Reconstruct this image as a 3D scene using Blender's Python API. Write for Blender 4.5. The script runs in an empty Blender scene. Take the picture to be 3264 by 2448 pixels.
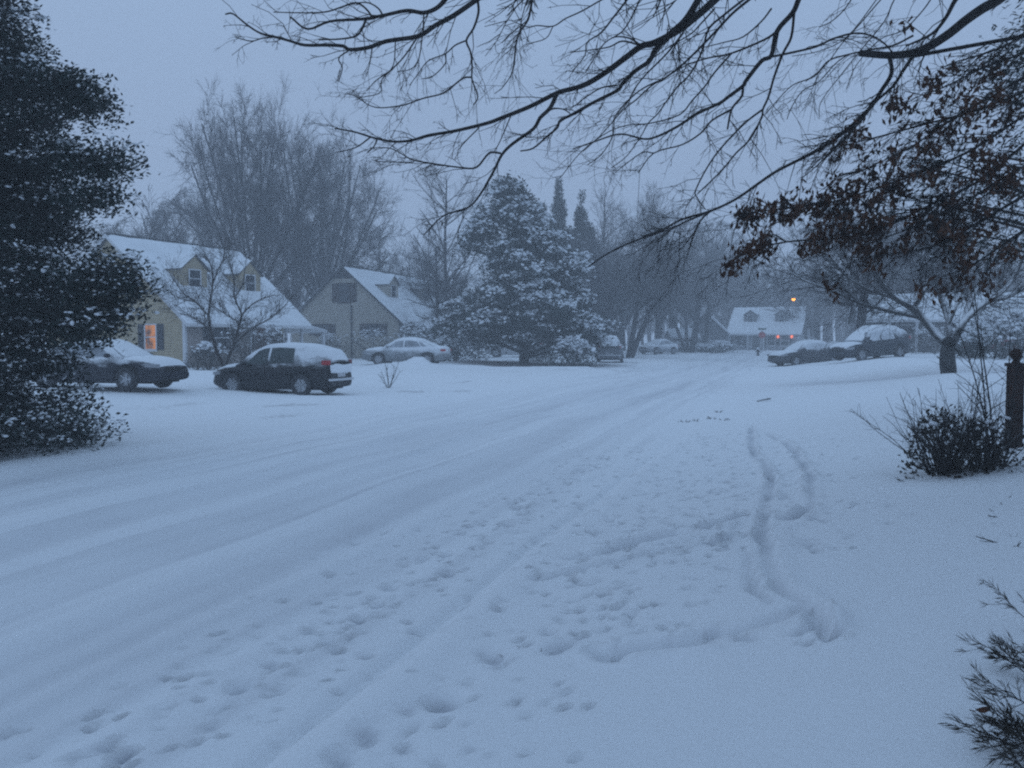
import bpy, math, random
import numpy as np
from mathutils import Vector, Matrix

S = bpy.context.scene
COL = S.collection
def bst(L, ax=0):
    return np.stack(np.broadcast_arrays(*L), ax)

F = 852.0                     # focal length in pixels of a 1024 px wide picture
EYE = 1.65
PITCH = math.atan(44.0 / F)   # camera looks down a little
CP, SP = math.cos(PITCH), math.sin(PITCH)
U = np.array([0.316, 0.949])  # direction of the street
W_ = np.array([0.949, -0.316])  # to the right of the street
RE, LE = -1.9, -8.8           # right and left edge of the street, measured along W_

# ------------------------------------------------------------------ helpers
def ss(a, b, x):
    t = np.clip((np.asarray(x, float) - a) / (b - a), 0, 1)
    return t * t * (3 - 2 * t)

def wt(x, y):
    return x * W_[0] + y * W_[1], x * U[0] + y * U[1]

def xy(w, t):
    return w * W_[0] + t * U[0], w * W_[1] + t * U[1]

def base(x, y):
    """height of the snow surface without tracks"""
    x = np.asarray(x, float); y = np.asarray(y, float)
    w, t = wt(x, y)
    z = 0.03 * np.clip(1 - ((w + 5.35) / 3.45) ** 2, 0, 1)
    wr = w - RE
    wl = LE - w
    drv_r = np.exp(-((t - 30.5) / 1.9) ** 2)
    z = z + 0.05 * ss(-0.05, 0.3, wr) + (0.28 * ss(0.2, 4, wr) + 0.4 * ss(3, 7, wr)) * (1 - 0.35 * drv_r)
    z = z + 0.25 * ss(8, 30, wr)
    drv_l = np.exp(-((t - 24.0) / 2.6) ** 4)
    z = z + 0.09 * ss(-0.05, 0.45, wl) * (1 - 0.9 * drv_l) + 0.2 * ss(5, 11, wl) * (1 - 0.25 * drv_l)
    z = z + 0.006 * np.clip(t - 62, 0, 110)
    # low bank thrown up along the edge of the corner garden
    z = z + 0.16 * np.exp(-((y - 45.3 - 0.25 * np.sin(x * 1.3)) / 0.8) ** 2) * ss(-9, -6, x) * ss(5.2, 3.6, x)
    z = z + 0.02 * np.sin(x * 0.7 + 1.3) * np.sin(y * 0.5) + 0.012 * np.sin(x * 1.9 + y * 1.1)
    return z

def ray(px, py):
    a = (px - 512) / F; b = (384 - py) / F
    return np.array([a, CP + b * SP, -SP + b * CP])

def at(px, py, d):
    """point seen at (px, py) at distance d straight ahead"""
    r = ray(px, py)
    k = d / r[1]
    return np.array([r[0] * k, d, EYE + r[2] * k])

def gnd(px, py):
    """point of the ground seen at (px, py)"""
    r = ray(px, py); z = 0.0
    for _ in range(25):
        k = (z - EYE) / r[2]
        z = 0.5 * z + 0.5 * float(base(r[0] * k, r[1] * k))
    k = (z - EYE) / r[2]
    return np.array([r[0] * k, r[1] * k, z])

def zg(x, y):
    return float(base(x, y))

def tag(o, label=None, cat=None, group=None, kind=None):
    if label: o['label'] = label
    if cat: o['category'] = cat
    if group: o['group'] = group
    if kind: o['kind'] = kind
    return o

def empty(name, loc, rz=0.0, label=None, cat=None, group=None):
    o = bpy.data.objects.new(name, None)
    o.empty_display_size = 0.3
    COL.objects.link(o)
    o.location = loc; o.rotation_euler = (0, 0, rz)
    return tag(o, label, cat, group)

def copy_tree(o, parent=None):
    c = o.copy(); COL.objects.link(c); c.parent = parent
    for ch in o.children:
        copy_tree(ch, c)
    return c

class Geo:
    """collects vertices and faces, links them as ONE mesh object"""
    def __init__(s):
        s.v = []; s.q = []; s.t = []; s.n = 0
    def add(s, V, Fc):
        V = np.asarray(V, float).reshape(-1, 3)
        Fc = np.asarray(Fc, int)
        (s.q if Fc.shape[1] == 4 else s.t).append(Fc + s.n)
        s.v.append(V); s.n += len(V)
    def add2(s, V, quads, tris):
        V = np.asarray(V, float).reshape(-1, 3)
        if len(quads): s.q.append(np.asarray(quads, int) + s.n)
        if len(tris): s.t.append(np.asarray(tris, int) + s.n)
        s.v.append(V); s.n += len(V)
    def mesh(s, name, smooth=False):
        V = np.concatenate(s.v)
        q = np.concatenate(s.q) if s.q else np.zeros((0, 4), int)
        t = np.concatenate(s.t) if s.t else np.zeros((0, 3), int)
        me = bpy.data.meshes.new(name)
        me.vertices.add(len(V)); me.vertices.foreach_set('co', V.ravel().astype(np.float32))
        nl = q.size + t.size
        me.loops.add(nl)
        me.loops.foreach_set('vertex_index', np.concatenate([q.ravel(), t.ravel()]).astype(np.int32))
        npoly = len(q) + len(t)
        me.polygons.add(npoly)
        st = np.concatenate([np.arange(len(q)) * 4, q.size + np.arange(len(t)) * 3]).astype(np.int32)
        me.polygons.foreach_set('loop_start', st)
        me.polygons.foreach_set('use_smooth', np.full(npoly, smooth, dtype=bool))
        me.update(calc_edges=True)
        me.validate()
        return me
    def build(s, name, mat, parent=None, smooth=False, loc=None):
        me = s.mesh(name, smooth)
        me.materials.append(mat)
        o = bpy.data.objects.new(name, me)
        COL.objects.link(o)
        o.parent = parent
        if loc is not None: o.location = loc
        return o
    # -- shapes
    def box(s, x0, x1, y0, y1, z0, z1):
        V = [(x, y, z) for z in (z0, z1) for y in (y0, y1) for x in (x0, x1)]
        s.add(V, [(0, 2, 3, 1), (4, 5, 7, 6), (0, 1, 5, 4), (2, 6, 7, 3), (0, 4, 6, 2), (1, 3, 7, 5)])
        return s
    def poly_prism(s, pts, axis_vec):
        """extrude a planar polygon (3-D points, convex-ish) along a vector"""
        P = np.asarray(pts, float); n = len(P); Q = P + np.asarray(axis_vec, float)
        side = [(i, (i + 1) % n, n + (i + 1) % n, n + i) for i in range(n)]
        fan = [(0, i + 1, i) for i in range(1, n - 1)] + [(n, n + i, n + i + 1) for i in range(1, n - 1)]
        s.add2(np.vstack([P, Q]), side, fan)
        return s
    def grid(s, P):
        """P: (a, b, 3) array of points"""
        a, b = P.shape[:2]
        i = np.arange(a * b).reshape(a, b)
        q = bst([i[:-1, :-1], i[1:, :-1], i[1:, 1:], i[:-1, 1:]], -1).reshape(-1, 4)
        s.add(P.reshape(-1, 3), q)
        return s
    def lathe(s, prof, n=16, c=(0, 0, 0), axis='z'):
        a = np.linspace(0, 2 * np.pi, n, endpoint=False)
        V = []
        for r, h in prof:
            ring = bst([r * np.cos(a), r * np.sin(a), np.full(n, h)], -1)
            V.append(ring)
        V = np.concatenate(V)
        if axis == 'y': V = V[:, [0, 2, 1]]
        if axis == 'x': V = V[:, [2, 0, 1]]
        m = len(prof)
        q = [(k * n + i, k * n + (i + 1) % n, (k + 1) * n + (i + 1) % n, (k + 1) * n + i) for k in range(m - 1) for i in range(n)]
        s.add(V + np.asarray(c, float), q)
        return s

def tubes(g, polys, sides=None, end=True):
    """polys: list of (points (n,3), radii (n,)).  Batches by point count and number of sides."""
    groups = {}
    for P, R in polys:
        k = sides or (3 if R[0] < 0.02 else 5 if R[0] < 0.09 else 8)
        groups.setdefault((len(P), k), []).append((P, R))
    for (n, k), L in groups.items():
        P = np.array([a for a, _ in L], float); R = np.array([b for _, b in L], float)
        T = np.empty_like(P)
        T[:, 1:-1] = P[:, 2:] - P[:, :-2]; T[:, 0] = P[:, 1] - P[:, 0]; T[:, -1] = P[:, -1] - P[:, -2]
        T /= np.linalg.norm(T, axis=2, keepdims=True) + 1e-9
        m = T.mean(1)
        ref = np.eye(3)[np.argmin(np.abs(m), axis=1)][:, None, :]
        A = np.cross(T, ref); A /= np.linalg.norm(A, axis=2, keepdims=True) + 1e-9
        B = np.cross(T, A)
        ang = np.linspace(0, 2 * np.pi, k, endpoint=False)
        V = P[:, :, None, :] + R[:, :, None, None] * (A[:, :, None, :] * np.cos(ang)[None, None, :, None] + B[:, :, None, :] * np.sin(ang)[None, None, :, None])
        N = len(P)
        idx = np.arange(N * n * k).reshape(N, n, k)
        a = idx[:, :-1, :]; b = np.roll(idx, -1, 2)[:, :-1, :]; c = np.roll(idx, -1, 2)[:, 1:, :]; d = idx[:, 1:, :]
        g.add(V.reshape(-1, 3), bst([a, b, c, d], -1).reshape(-1, 4))
    return g

def unit(v):
    v = np.asarray(v, float)
    return v / (np.linalg.norm(v, axis=-1, keepdims=True) + 1e-9)

def leaf_cards(g, C, D, N, Ls, Ws):
    """diamond leaves: centre, direction, normal, length, width"""
    D = unit(D); Sd = unit(np.cross(N, D))
    Nn = np.cross(D, Sd)
    Ls = np.asarray(Ls)[:, None]; Ws = np.asarray(Ws)[:, None]
    a = C - D * Ls * 0.5; b = C + Sd * Ws * 0.5 + Nn * Ws * 0.15; c = C + D * Ls * 0.5; d = C - Sd * Ws * 0.5 + Nn * Ws * 0.15
    V = bst([a, b, c, d], 1)
    n = len(C)
    i = np.arange(n) * 4
    g.add(V.reshape(-1, 3), np.concatenate([bst([i, i + 1, i + 2], -1), bst([i, i + 2, i + 3], -1)]))

_t = (1 + 5 ** 0.5) / 2
ICO_V = unit(np.array([(-1, _t, 0), (1, _t, 0), (-1, -_t, 0), (1, -_t, 0), (0, -1, _t), (0, 1, _t), (0, -1, -_t), (0, 1, -_t), (_t, 0, -1), (_t, 0, 1), (-_t, 0, -1), (-_t, 0, 1)], float))
ICO_F = np.array([(0, 11, 5), (0, 5, 1), (0, 1, 7), (0, 7, 10), (0, 10, 11), (1, 5, 9), (5, 11, 4), (11, 10, 2), (10, 7, 6), (7, 1, 8), (3, 9, 4), (3, 4, 2), (3, 2, 6), (3, 6, 8), (3, 8, 9), (4, 9, 5), (2, 4, 11), (6, 2, 10), (8, 6, 7), (9, 8, 1)])

def lumps(g, C, rx, ry, rz, rng):
    """soft snow lumps, squashed and tilted at random"""
    n = len(C)
    V = np.repeat(ICO_V[None], n, 0) * (1 + rng.uniform(-.22, .22, (n, 12, 1)))
    V = V * bst([rx, ry, rz], -1)[:, None, :]
    a = rng.uniform(0, 6.28, n); ca, sa = np.cos(a), np.sin(a)
    X = V[..., 0] * ca[:, None] - V[..., 1] * sa[:, None]; Y = V[..., 0] * sa[:, None] + V[..., 1] * ca[:, None]
    V = bst([X, Y, V[..., 2] + X * rng.normal(0, .25, (n, 1)) + Y * rng.normal(0, .25, (n, 1))], -1) + C[:, None, :]
    f = (ICO_F[None] + (np.arange(n) * 12)[:, None, None]).reshape(-1, 3)
    g.add(V.reshape(-1, 3), f)

# ------------------------------------------------------------------ materials
def _mat(name):
    m = bpy.data.materials.new(name); m.use_nodes = True
    nt = m.node_tree
    return m, nt, nt.nodes['Principled BSDF']

def mat(name, c, rough=0.7, var=0.25, scale=3.0, bump=0.0, bscale=30.0, metal=0.0, spec=0.3, snow=None, snow_noise=0.0, snow_scale=3.0):
    """base colour with patchy variation; snow = (z0, z1): snow lying where the surface faces up"""
    m, nt, b = _mat(name)
    N, L = nt.nodes.new, nt.links.new
    tc = N('ShaderNodeTexCoord')
    nz = N('ShaderNodeTexNoise'); nz.inputs['Scale'].default_value = scale; nz.inputs['Detail'].default_value = 5
    L(tc.outputs['Object'], nz.inputs['Vector'])
    mr = N('ShaderNodeMapRange'); mr.inputs['From Min'].default_value = .3; mr.inputs['From Max'].default_value = .7
    mr.inputs['To Min'].default_value = 1 - var; mr.inputs['To Max'].default_value = 1 + var
    L(nz.outputs['Fac'], mr.inputs['Value'])
    mx = N('ShaderNodeMix'); mx.data_type = 'RGBA'; mx.blend_type = 'MULTIPLY'; mx.inputs['Factor'].default_value = 1
    mx.inputs['A'].default_value = (*c, 1); L(mr.outputs['Result'], mx.inputs['B'])
    out = mx.outputs['Result']
    if snow:
        ge = N('ShaderNodeNewGeometry'); sx = N('ShaderNodeSeparateXYZ'); L(ge.outputs['Normal'], sx.inputs['Vector'])
        n2 = N('ShaderNodeTexNoise'); n2.inputs['Scale'].default_value = snow_scale; n2.inputs['Detail'].default_value = 4
        L(tc.outputs['Object'], n2.inputs['Vector'])
        ad = N('ShaderNodeMath'); ad.operation = 'MULTIPLY_ADD'; ad.inputs[1].default_value = snow_noise; ad.inputs[2].default_value = -0.5 * snow_noise
        L(n2.outputs['Fac'], ad.inputs[0])
        a2 = N('ShaderNodeMath'); a2.operation = 'ADD'; L(sx.outputs['Z'], a2.inputs[0]); L(ad.outputs[0], a2.inputs[1])
        r2 = N('ShaderNodeMapRange'); r2.inputs['From Min'].default_value = snow[0]; r2.inputs['From Max'].default_value = snow[1]
        L(a2.outputs[0], r2.inputs['Value'])
        m2 = N('ShaderNodeMix'); m2.data_type = 'RGBA'; L(r2.outputs['Result'], m2.inputs['Factor']); L(out, m2.inputs['A'])
        m2.inputs['B'].default_value = (.82, .83, .85, 1)
        out = m2.outputs['Result']
    L(out, b.inputs['Base Color'])
    b.inputs['Roughness'].default_value = rough; b.inputs['Metallic'].default_value = metal
    b.inputs['Specular IOR Level'].default_value = spec
    if bump:
        n3 = N('ShaderNodeTexNoise'); n3.inputs['Scale'].default_value = bscale; n3.inputs['Detail'].default_value = 6
        L(tc.outputs['Object'], n3.inputs['Vector'])
        bp = N('ShaderNodeBump'); bp.inputs['Strength'].default_value = bump; bp.inputs['Distance'].default_value = .03
        L(n3.outputs['Fac'], bp.inputs['Height']); L(bp.outputs['Normal'], b.inputs['Normal'])
    return m

def mat_siding(name, c, pitch=0.14, var=.12, depth=.5):
    m, nt, b = _mat(name)
    N, L = nt.nodes.new, nt.links.new
    tc = N('ShaderNodeTexCoord'); sx = N('ShaderNodeSeparateXYZ'); L(tc.outputs['Object'], sx.inputs['Vector'])
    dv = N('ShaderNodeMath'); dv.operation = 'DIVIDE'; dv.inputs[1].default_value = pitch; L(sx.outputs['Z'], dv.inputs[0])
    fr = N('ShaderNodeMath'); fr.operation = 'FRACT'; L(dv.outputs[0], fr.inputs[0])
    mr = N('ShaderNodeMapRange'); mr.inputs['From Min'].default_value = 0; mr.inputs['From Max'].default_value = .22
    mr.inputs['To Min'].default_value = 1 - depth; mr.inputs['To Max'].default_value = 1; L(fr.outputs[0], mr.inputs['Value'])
    nz = N('ShaderNodeTexNoise'); nz.inputs['Scale'].default_value = 2.5; nz.inputs['Detail'].default_value = 5; L(tc.outputs['Object'], nz.inputs['Vector'])
    m3 = N('ShaderNodeMapRange'); m3.inputs['From Min'].default_value = .3; m3.inputs['From Max'].default_value = .7
    m3.inputs['To Min'].default_value = 1 - var; m3.inputs['To Max'].default_value = 1 + var; L(nz.outputs['Fac'], m3.inputs['Value'])
    mu = N('ShaderNodeMath'); mu.operation = 'MULTIPLY'; L(mr.outputs['Result'], mu.inputs[0]); L(m3.outputs['Result'], mu.inputs[1])
    mx = N('ShaderNodeMix'); mx.data_type = 'RGBA'; mx.blend_type = 'MULTIPLY'; mx.inputs['Factor'].default_value = 1
    mx.inputs['A'].default_value = (*c, 1); L(mu.outputs[0], mx.inputs['B']); L(mx.outputs['Result'], b.inputs['Base Color'])
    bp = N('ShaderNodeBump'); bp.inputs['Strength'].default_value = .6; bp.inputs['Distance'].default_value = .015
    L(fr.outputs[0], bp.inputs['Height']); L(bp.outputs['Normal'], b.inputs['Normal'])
    b.inputs['Roughness'].default_value = .7; b.inputs['Specular IOR Level'].default_value = .2
    return m

def mat_brick(name, c1, c2, mortar, scale=5.0):
    m, nt, b = _mat(name)
    N, L = nt.nodes.new, nt.links.new
    tc = N('ShaderNodeTexCoord'); sx = N('ShaderNodeSeparateXYZ'); L(tc.outputs['Object'], sx.inputs['Vector'])
    ad = N('ShaderNodeMath'); ad.operation = 'ADD'; L(sx.outputs['X'], ad.inputs[0]); L(sx.outputs['Y'], ad.inputs[1])
    cb = N('ShaderNodeCombineXYZ'); L(ad.outputs[0], cb.inputs['X']); L(sx.outputs['Z'], cb.inputs['Y'])
    br = N('ShaderNodeTexBrick'); br.inputs['Scale'].default_value = scale
    br.inputs['Color1'].default_value = (*c1, 1); br.inputs['Color2'].default_value = (*c2, 1); br.inputs['Mortar'].default_value = (*mortar, 1)
    br.inputs['Mortar Size'].default_value = .025
    L(cb.outputs[0], br.inputs['Vector']); L(br.outputs['Color'], b.inputs['Base Color'])
    bp = N('ShaderNodeBump'); bp.inputs['Strength'].default_value = .5; bp.inputs['Distance'].default_value = .01; bp.invert = True
    L(br.outputs['Fac'], bp.inputs['Height']); L(bp.outputs['Normal'], b.inputs['Normal'])
    b.inputs['Roughness'].default_value = .85
    return m

def mat_emit(name, c, strength, patch=0.0, scale=2.0):
    m, nt, b = _mat(name)
    N, L = nt.nodes.new, nt.links.new
    b.inputs['Base Color'].default_value = (.05, .05, .05, 1)
    b.inputs['Emission Color'].default_value = (*c, 1); b.inputs['Emission Strength'].default_value = strength
    if patch:
        tc = N('ShaderNodeTexCoord'); nz = N('ShaderNodeTexNoise'); nz.inputs['Scale'].default_value = scale; L(tc.outputs['Object'], nz.inputs['Vector'])
        mr = N('ShaderNodeMapRange'); mr.inputs['From Min'].default_value = .38; mr.inputs['From Max'].default_value = .62
        mr.inputs['To Min'].default_value = strength * (1 - patch); mr.inputs['To Max'].default_value = strength * (1 + patch)
        L(nz.outputs['Fac'], mr.inputs['Value']); L(mr.outputs['Result'], b.inputs['Emission Strength'])
    return m

def mat_car(name, c, snow_z, snow_amount, rough=.38):
    """car paint with wind-blown snow stuck to it, thicker above snow_z"""
    m, nt, b = _mat(name)
    N, L = nt.nodes.new, nt.links.new
    tc = N('ShaderNodeTexCoord'); sx = N('ShaderNodeSeparateXYZ'); L(tc.outputs['Object'], sx.inputs['Vector'])
    nz = N('ShaderNodeTexNoise'); nz.inputs['Scale'].default_value = 2.2; nz.inputs['Detail'].default_value = 7; nz.inputs['Roughness'].default_value = .65
    mp = N('ShaderNodeMapping'); mp.inputs['Scale'].default_value = (.7, .7, 1.6); L(tc.outputs['Object'], mp.inputs['Vector']); L(mp.outputs[0], nz.inputs['Vector'])
    ma = N('ShaderNodeMath'); ma.operation = 'MULTIPLY_ADD'; ma.inputs[1].default_value = 2.2; ma.inputs[2].default_value = -2.2 * snow_z + snow_amount
    L(sx.outputs['Z'], ma.inputs[0])
    n2 = N('ShaderNodeMath'); n2.operation = 'MULTIPLY_ADD'; n2.inputs[1].default_value = 2.4; n2.inputs[2].default_value = -1.2; L(nz.outputs['Fac'], n2.inputs[0])
    cl = N('ShaderNodeClamp'); cl.inputs['Min'].default_value = -.6; cl.inputs['Max'].default_value = .75; L(ma.outputs[0], cl.inputs['Value'])
    ad = N('ShaderNodeMath'); ad.operation = 'ADD'; L(cl.outputs[0], ad.inputs[0]); L(n2.outputs[0], ad.inputs[1])
    mr = N('ShaderNodeMapRange'); mr.inputs['From Min'].default_value = -.1; mr.inputs['From Max'].default_value = .6; L(ad.outputs[0], mr.inputs['Value'])
    mx = N('ShaderNodeMix'); mx.data_type = 'RGBA'; mx.inputs['A'].default_value = (*c, 1); mx.inputs['B'].default_value = (.78, .8, .83, 1)
    L(mr.outputs['Result'], mx.inputs['Factor']); L(mx.outputs['Result'], b.inputs['Base Color'])
    rr = N('ShaderNodeMapRange'); b.inputs['Specular IOR Level'].default_value = .3; rr.inputs['To Min'].default_value = rough; rr.inputs['To Max'].default_value = .9; L(mr.outputs['Result'], rr.inputs['Value']); L(rr.outputs['Result'], b.inputs['Roughness'])
    return m

M = {}
M['snow'] = mat('snow', (.82, .84, .87), rough=.75, var=.04, scale=1.2, bump=.25, bscale=9, spec=.2)
M['roof_snow'] = mat('roof_snow', (.8, .82, .85), rough=.8, var=.06, scale=.9, bump=.35, bscale=4, spec=.15)
M['bark_far'] = mat('bark_far', (.04, .037, .042), rough=.9, var=.3, spec=.1)
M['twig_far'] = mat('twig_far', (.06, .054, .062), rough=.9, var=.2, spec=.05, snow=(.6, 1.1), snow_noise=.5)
M['twig_hazed'] = mat('twig_hazed', (.11, .1, .11), rough=.9, var=.2, spec=.05, snow=(.4, 1.0), snow_noise=.5)  # base colour lightened to put distance haze into the twigs
M['twig_mid'] = mat('twig_mid', (.04, .037, .04), rough=.9, var=.2, spec=.05)
M['bark_near'] = mat('bark_near', (.03, .028, .028), rough=.85, var=.35, scale=8, bump=.6, bscale=40, spec=.2)
M['bark_snowy'] = mat('bark_snowy', (.05, .05, .05), rough=.85, var=.3, scale=5, bump=.5, bscale=25, spec=.1, snow=(.05, .6), snow_noise=.9, snow_scale=2.0)
M['bark_mid'] = mat('bark_mid', (.055, .047, .045), rough=.85, var=.3, scale=5, bump=.5, bscale=25, spec=.1, snow=(.35, .8), snow_noise=.7, snow_scale=2.5)
M['holly'] = mat('holly_leaf', (.008, .021, .018), rough=.5, var=.5, scale=1.5, spec=.3, snow=(.8, 1.35), snow_noise=1.3, snow_scale=1.3)
M['magnolia'] = mat('magnolia_leaf', (.022, .034, .03), rough=.5, var=.4, scale=.6, spec=.3)
M['conifer'] = mat('conifer_needle', (.022, .03, .028), rough=.8, var=.4, scale=.8, spec=.1)
M['bush'] = mat('bush_leaf', (.034, .029, .023), rough=.6, var=.4, scale=6, spec=.2)
M['shrub_grey'] = mat('shrub_grey', (.08, .075, .07), rough=.9, var=.3, spec=.05)
M['oak_leaf'] = mat('oak_leaf', (.08, .04, .025), rough=.75, var=.5, scale=4, spec=.1)
M['leaf_orange'] = mat('leaf_orange', (.11, .045, .025), rough=.7, var=.3, scale=9, spec=.1)
M['yellow'] = mat_siding('yellow_siding', (.42, .345, .225))
M['yellow_shingle'] = mat('dormer_siding', (.36, .295, .195), var=.15, scale=2)
M['tan'] = mat_siding('tan_siding', (.4, .37, .32), pitch=.2, depth=.25)
M['grey_siding'] = mat_siding('grey_siding', (.16, .16, .17), pitch=.18)
M['pale_siding'] = mat_siding('pale_siding', (.35, .36, .38), pitch=.18)
M['house_brick'] = mat_brick('house_brick', (.27, .22, .2), (.33, .27, .24), (.42, .4, .38), 4.0)
M['pillar_brick'] = mat_brick('pillar_brick', (.035, .02, .016), (.05, .026, .018), (.06, .055, .05), 5.5)
M['trim'] = mat('white_trim', (.62, .63, .65), rough=.6, var=.06)
M['dark_trim'] = mat('dark_trim', (.06, .06, .065), rough=.7, var=.15)
M['shutter'] = mat('shutter', (.03, .032, .04), rough=.6, var=.15)
M['shutter_brown'] = mat('shutter_brown', (.07, .055, .055), rough=.7, var=.2)
M['shingle'] = mat('roof_shingle', (.07, .07, .075), rough=.9, var=.3, scale=6, bump=.6, bscale=18)
M['glass'] = mat('window_glass', (.03, .035, .045), rough=.15, var=.2, spec=.5)
M['red_door'] = mat('red_door', (.16, .05, .04), rough=.5, var=.1)
M['lit'] = mat_emit('lit_window', (1.0, .36, .05), .24, .8, 2.2)
M['lamp'] = mat_emit('sodium_lamp', (1.0, .36, .02), 4.0)
M['porch_lamp'] = mat_emit('porch_lamp', (1.0, .2, .08), 1.5)
M['metal'] = mat('grey_metal', (.25, .26, .27), rough=.5, var=.1, metal=.6)
M['dark_metal'] = mat('dark_metal', (.04, .04, .045), rough=.5, var=.1)
M['sign_red'] = mat('sign_red', (.42, .05, .05), rough=.5, var=.08)
M['sign_green'] = mat('sign_green', (.05, .1, .07), rough=.5, var=.08)
M['tyre'] = mat('tyre', (.018, .018, .02), rough=.9, var=.2, bump=.3)
M['tyre_snow'] = mat('tyre_snow', (.05, .05, .055), rough=.9, var=.6, scale=6)
M['rim'] = mat('alloy_rim', (.42, .43, .45), rough=.4, var=.3, scale=6, metal=.3)
M['under'] = mat('underbody', (.012, .012, .013), rough=.9, var=.1)
M['car_glass'] = mat('car_glass', (.03, .045, .045), rough=.12, var=.2, spec=.5)
M['car_glass_snow'] = mat('snow_caked_glass', (.62, .64, .67), rough=.85, var=.2, scale=3)
M['car_glass_frost'] = mat('frosted_glass', (.3, .32, .35), rough=.7, var=.35, scale=3)
M['tail'] = mat('tail_lamp', (.4, .03, .035), rough=.3, var=.1)
M['head'] = mat('head_lamp', (.3, .31, .33), rough=.2, var=.1, spec=.5)
M['plate'] = mat('number_plate', (.5, .5, .52), rough=.5, var=.05)
M['old_wood'] = mat('old_red_wood', (.04, .02, .015), rough=.85, var=.4, scale=9, bump=.6, bscale=20)
M['concrete'] = mat('cast_stone', (.05, .048, .046), rough=.9, var=.2, scale=8)
M['soil'] = mat('bare_soil', (.12, .1, .1), rough=1, var=.35, scale=1.5, bump=.6, bscale=6)
# ------------------------------------------------------------------ ground with tracks
rngG = np.random.default_rng(11)

def vnoise(x, y, seed):
    r = np.random.default_rng(seed).random((256, 256))
    xi = np.floor(x).astype(int); yi = np.floor(y).astype(int)
    fx = x - xi; fy = y - yi
    fx = fx * fx * (3 - 2 * fx); fy = fy * fy * (3 - 2 * fy)
    a = r[xi % 256, yi % 256]; b = r[(xi + 1) % 256, yi % 256]; c = r[xi % 256, (yi + 1) % 256]; d = r[(xi + 1) % 256, (yi + 1) % 256]
    return (a * (1 - fx) + b * fx) * (1 - fy) + (c * (1 - fx) + d * fx) * fy - .5

def axis(parts):
    out = []
    for a, b, s in parts:
        out.append(np.arange(a, b - 1e-6, s))
    return np.unique(np.round(np.concatenate(out), 4))

far = 1.13 ** np.arange(0, 40)
gw = axis([(-9.6, -8.0, .06), (-8.0, -3.6, .06), (-3.6, 3.4, .032), (3.4, 6, .1), (6, 14, .4), (-16, -9.6, .16), (-32, -16, .4), (LE, LE + .001, 1), (RE, RE + .001, 1)])
gw = np.unique(np.concatenate([gw, 14 + np.cumsum(.5 * far)[np.cumsum(.5 * far) < 420], -32 - np.cumsum(.5 * far)[np.cumsum(.5 * far) < 420]]))
gt = axis([(1.2, 9, .036), (9, 14, .06), (14, 22, .12), (22, 60, .25), (-20, 1.2, .5), (60, 130, .8)])
gt = np.unique(np.concatenate([gt, 130 + np.cumsum(1.0 * far)[np.cumsum(1.0 * far) < 420]]))
DW = [21.9, 26.6]
gt = np.unique(np.concatenate([gt, DW]))
WW, TT = np.meshgrid(gw, gt, indexing='ij')
XX, YY = xy(WW, TT)
ZZ = base(XX, YY)
groove_shade = np.zeros_like(ZZ)      # shade to be painted into grooves and footprints

# soft fallen-snow texture
ZZ += .010 * vnoise(WW * 2.2, TT * 2.2, 1) + .005 * vnoise(WW * 6, TT * 6, 2) + .003 * vnoise(WW * 15, TT * 15, 4) + .05 * vnoise(WW * .3, TT * .3, 3)
inroad = ss(LE, LE + .5, WW) * ss(RE - .1, RE - .5, WW)
# wheel tracks running along the street
wob = .12 * np.sin(TT * .16 + 1) + .05 * np.sin(TT * .43)
for w0, wd, dp in [(-8.35, .22, .022), (-7.55, .10, .03), (-7.05, .16, .02), (-6.45, .12, .035), (-5.85, .3, .045), (-5.1, .1, .03), (-4.75, .3, .035), (-4.2, .12, .02), (-3.75, .3, .03), (-3.1, .1, .015)]:
    k = wob * (1 + .3 * math.sin(w0 * 9)) + .06 * np.sin(TT * .31 + w0 * 5)
    e = (WW - w0 - k) / wd
    ZZ -= dp * inroad * (np.exp(-e ** 4) - .45 * np.exp(-((np.abs(e) - 1.35) / .35) ** 2))
ZZ += inroad * (.020 * vnoise(WW * 5, TT * .35, 5) + .018 * vnoise(WW * 12, TT * .3, 6))
# crease along the near kerb
kw = WW - RE - .04 * np.sin(TT * .7)
ZZ += ss(1.5, 2.5, TT) * ss(16, 8, TT) * (.055 * np.exp(-((kw - .14) / .14) ** 2) - .05 * np.exp(-((kw + .06) / .05) ** 2))

def zoom_pt(zx, zy, ox, oy, sc):
    return gnd((ox + zx / sc) / 3.1875, (oy + zy / sc) / 3.1875)

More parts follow.
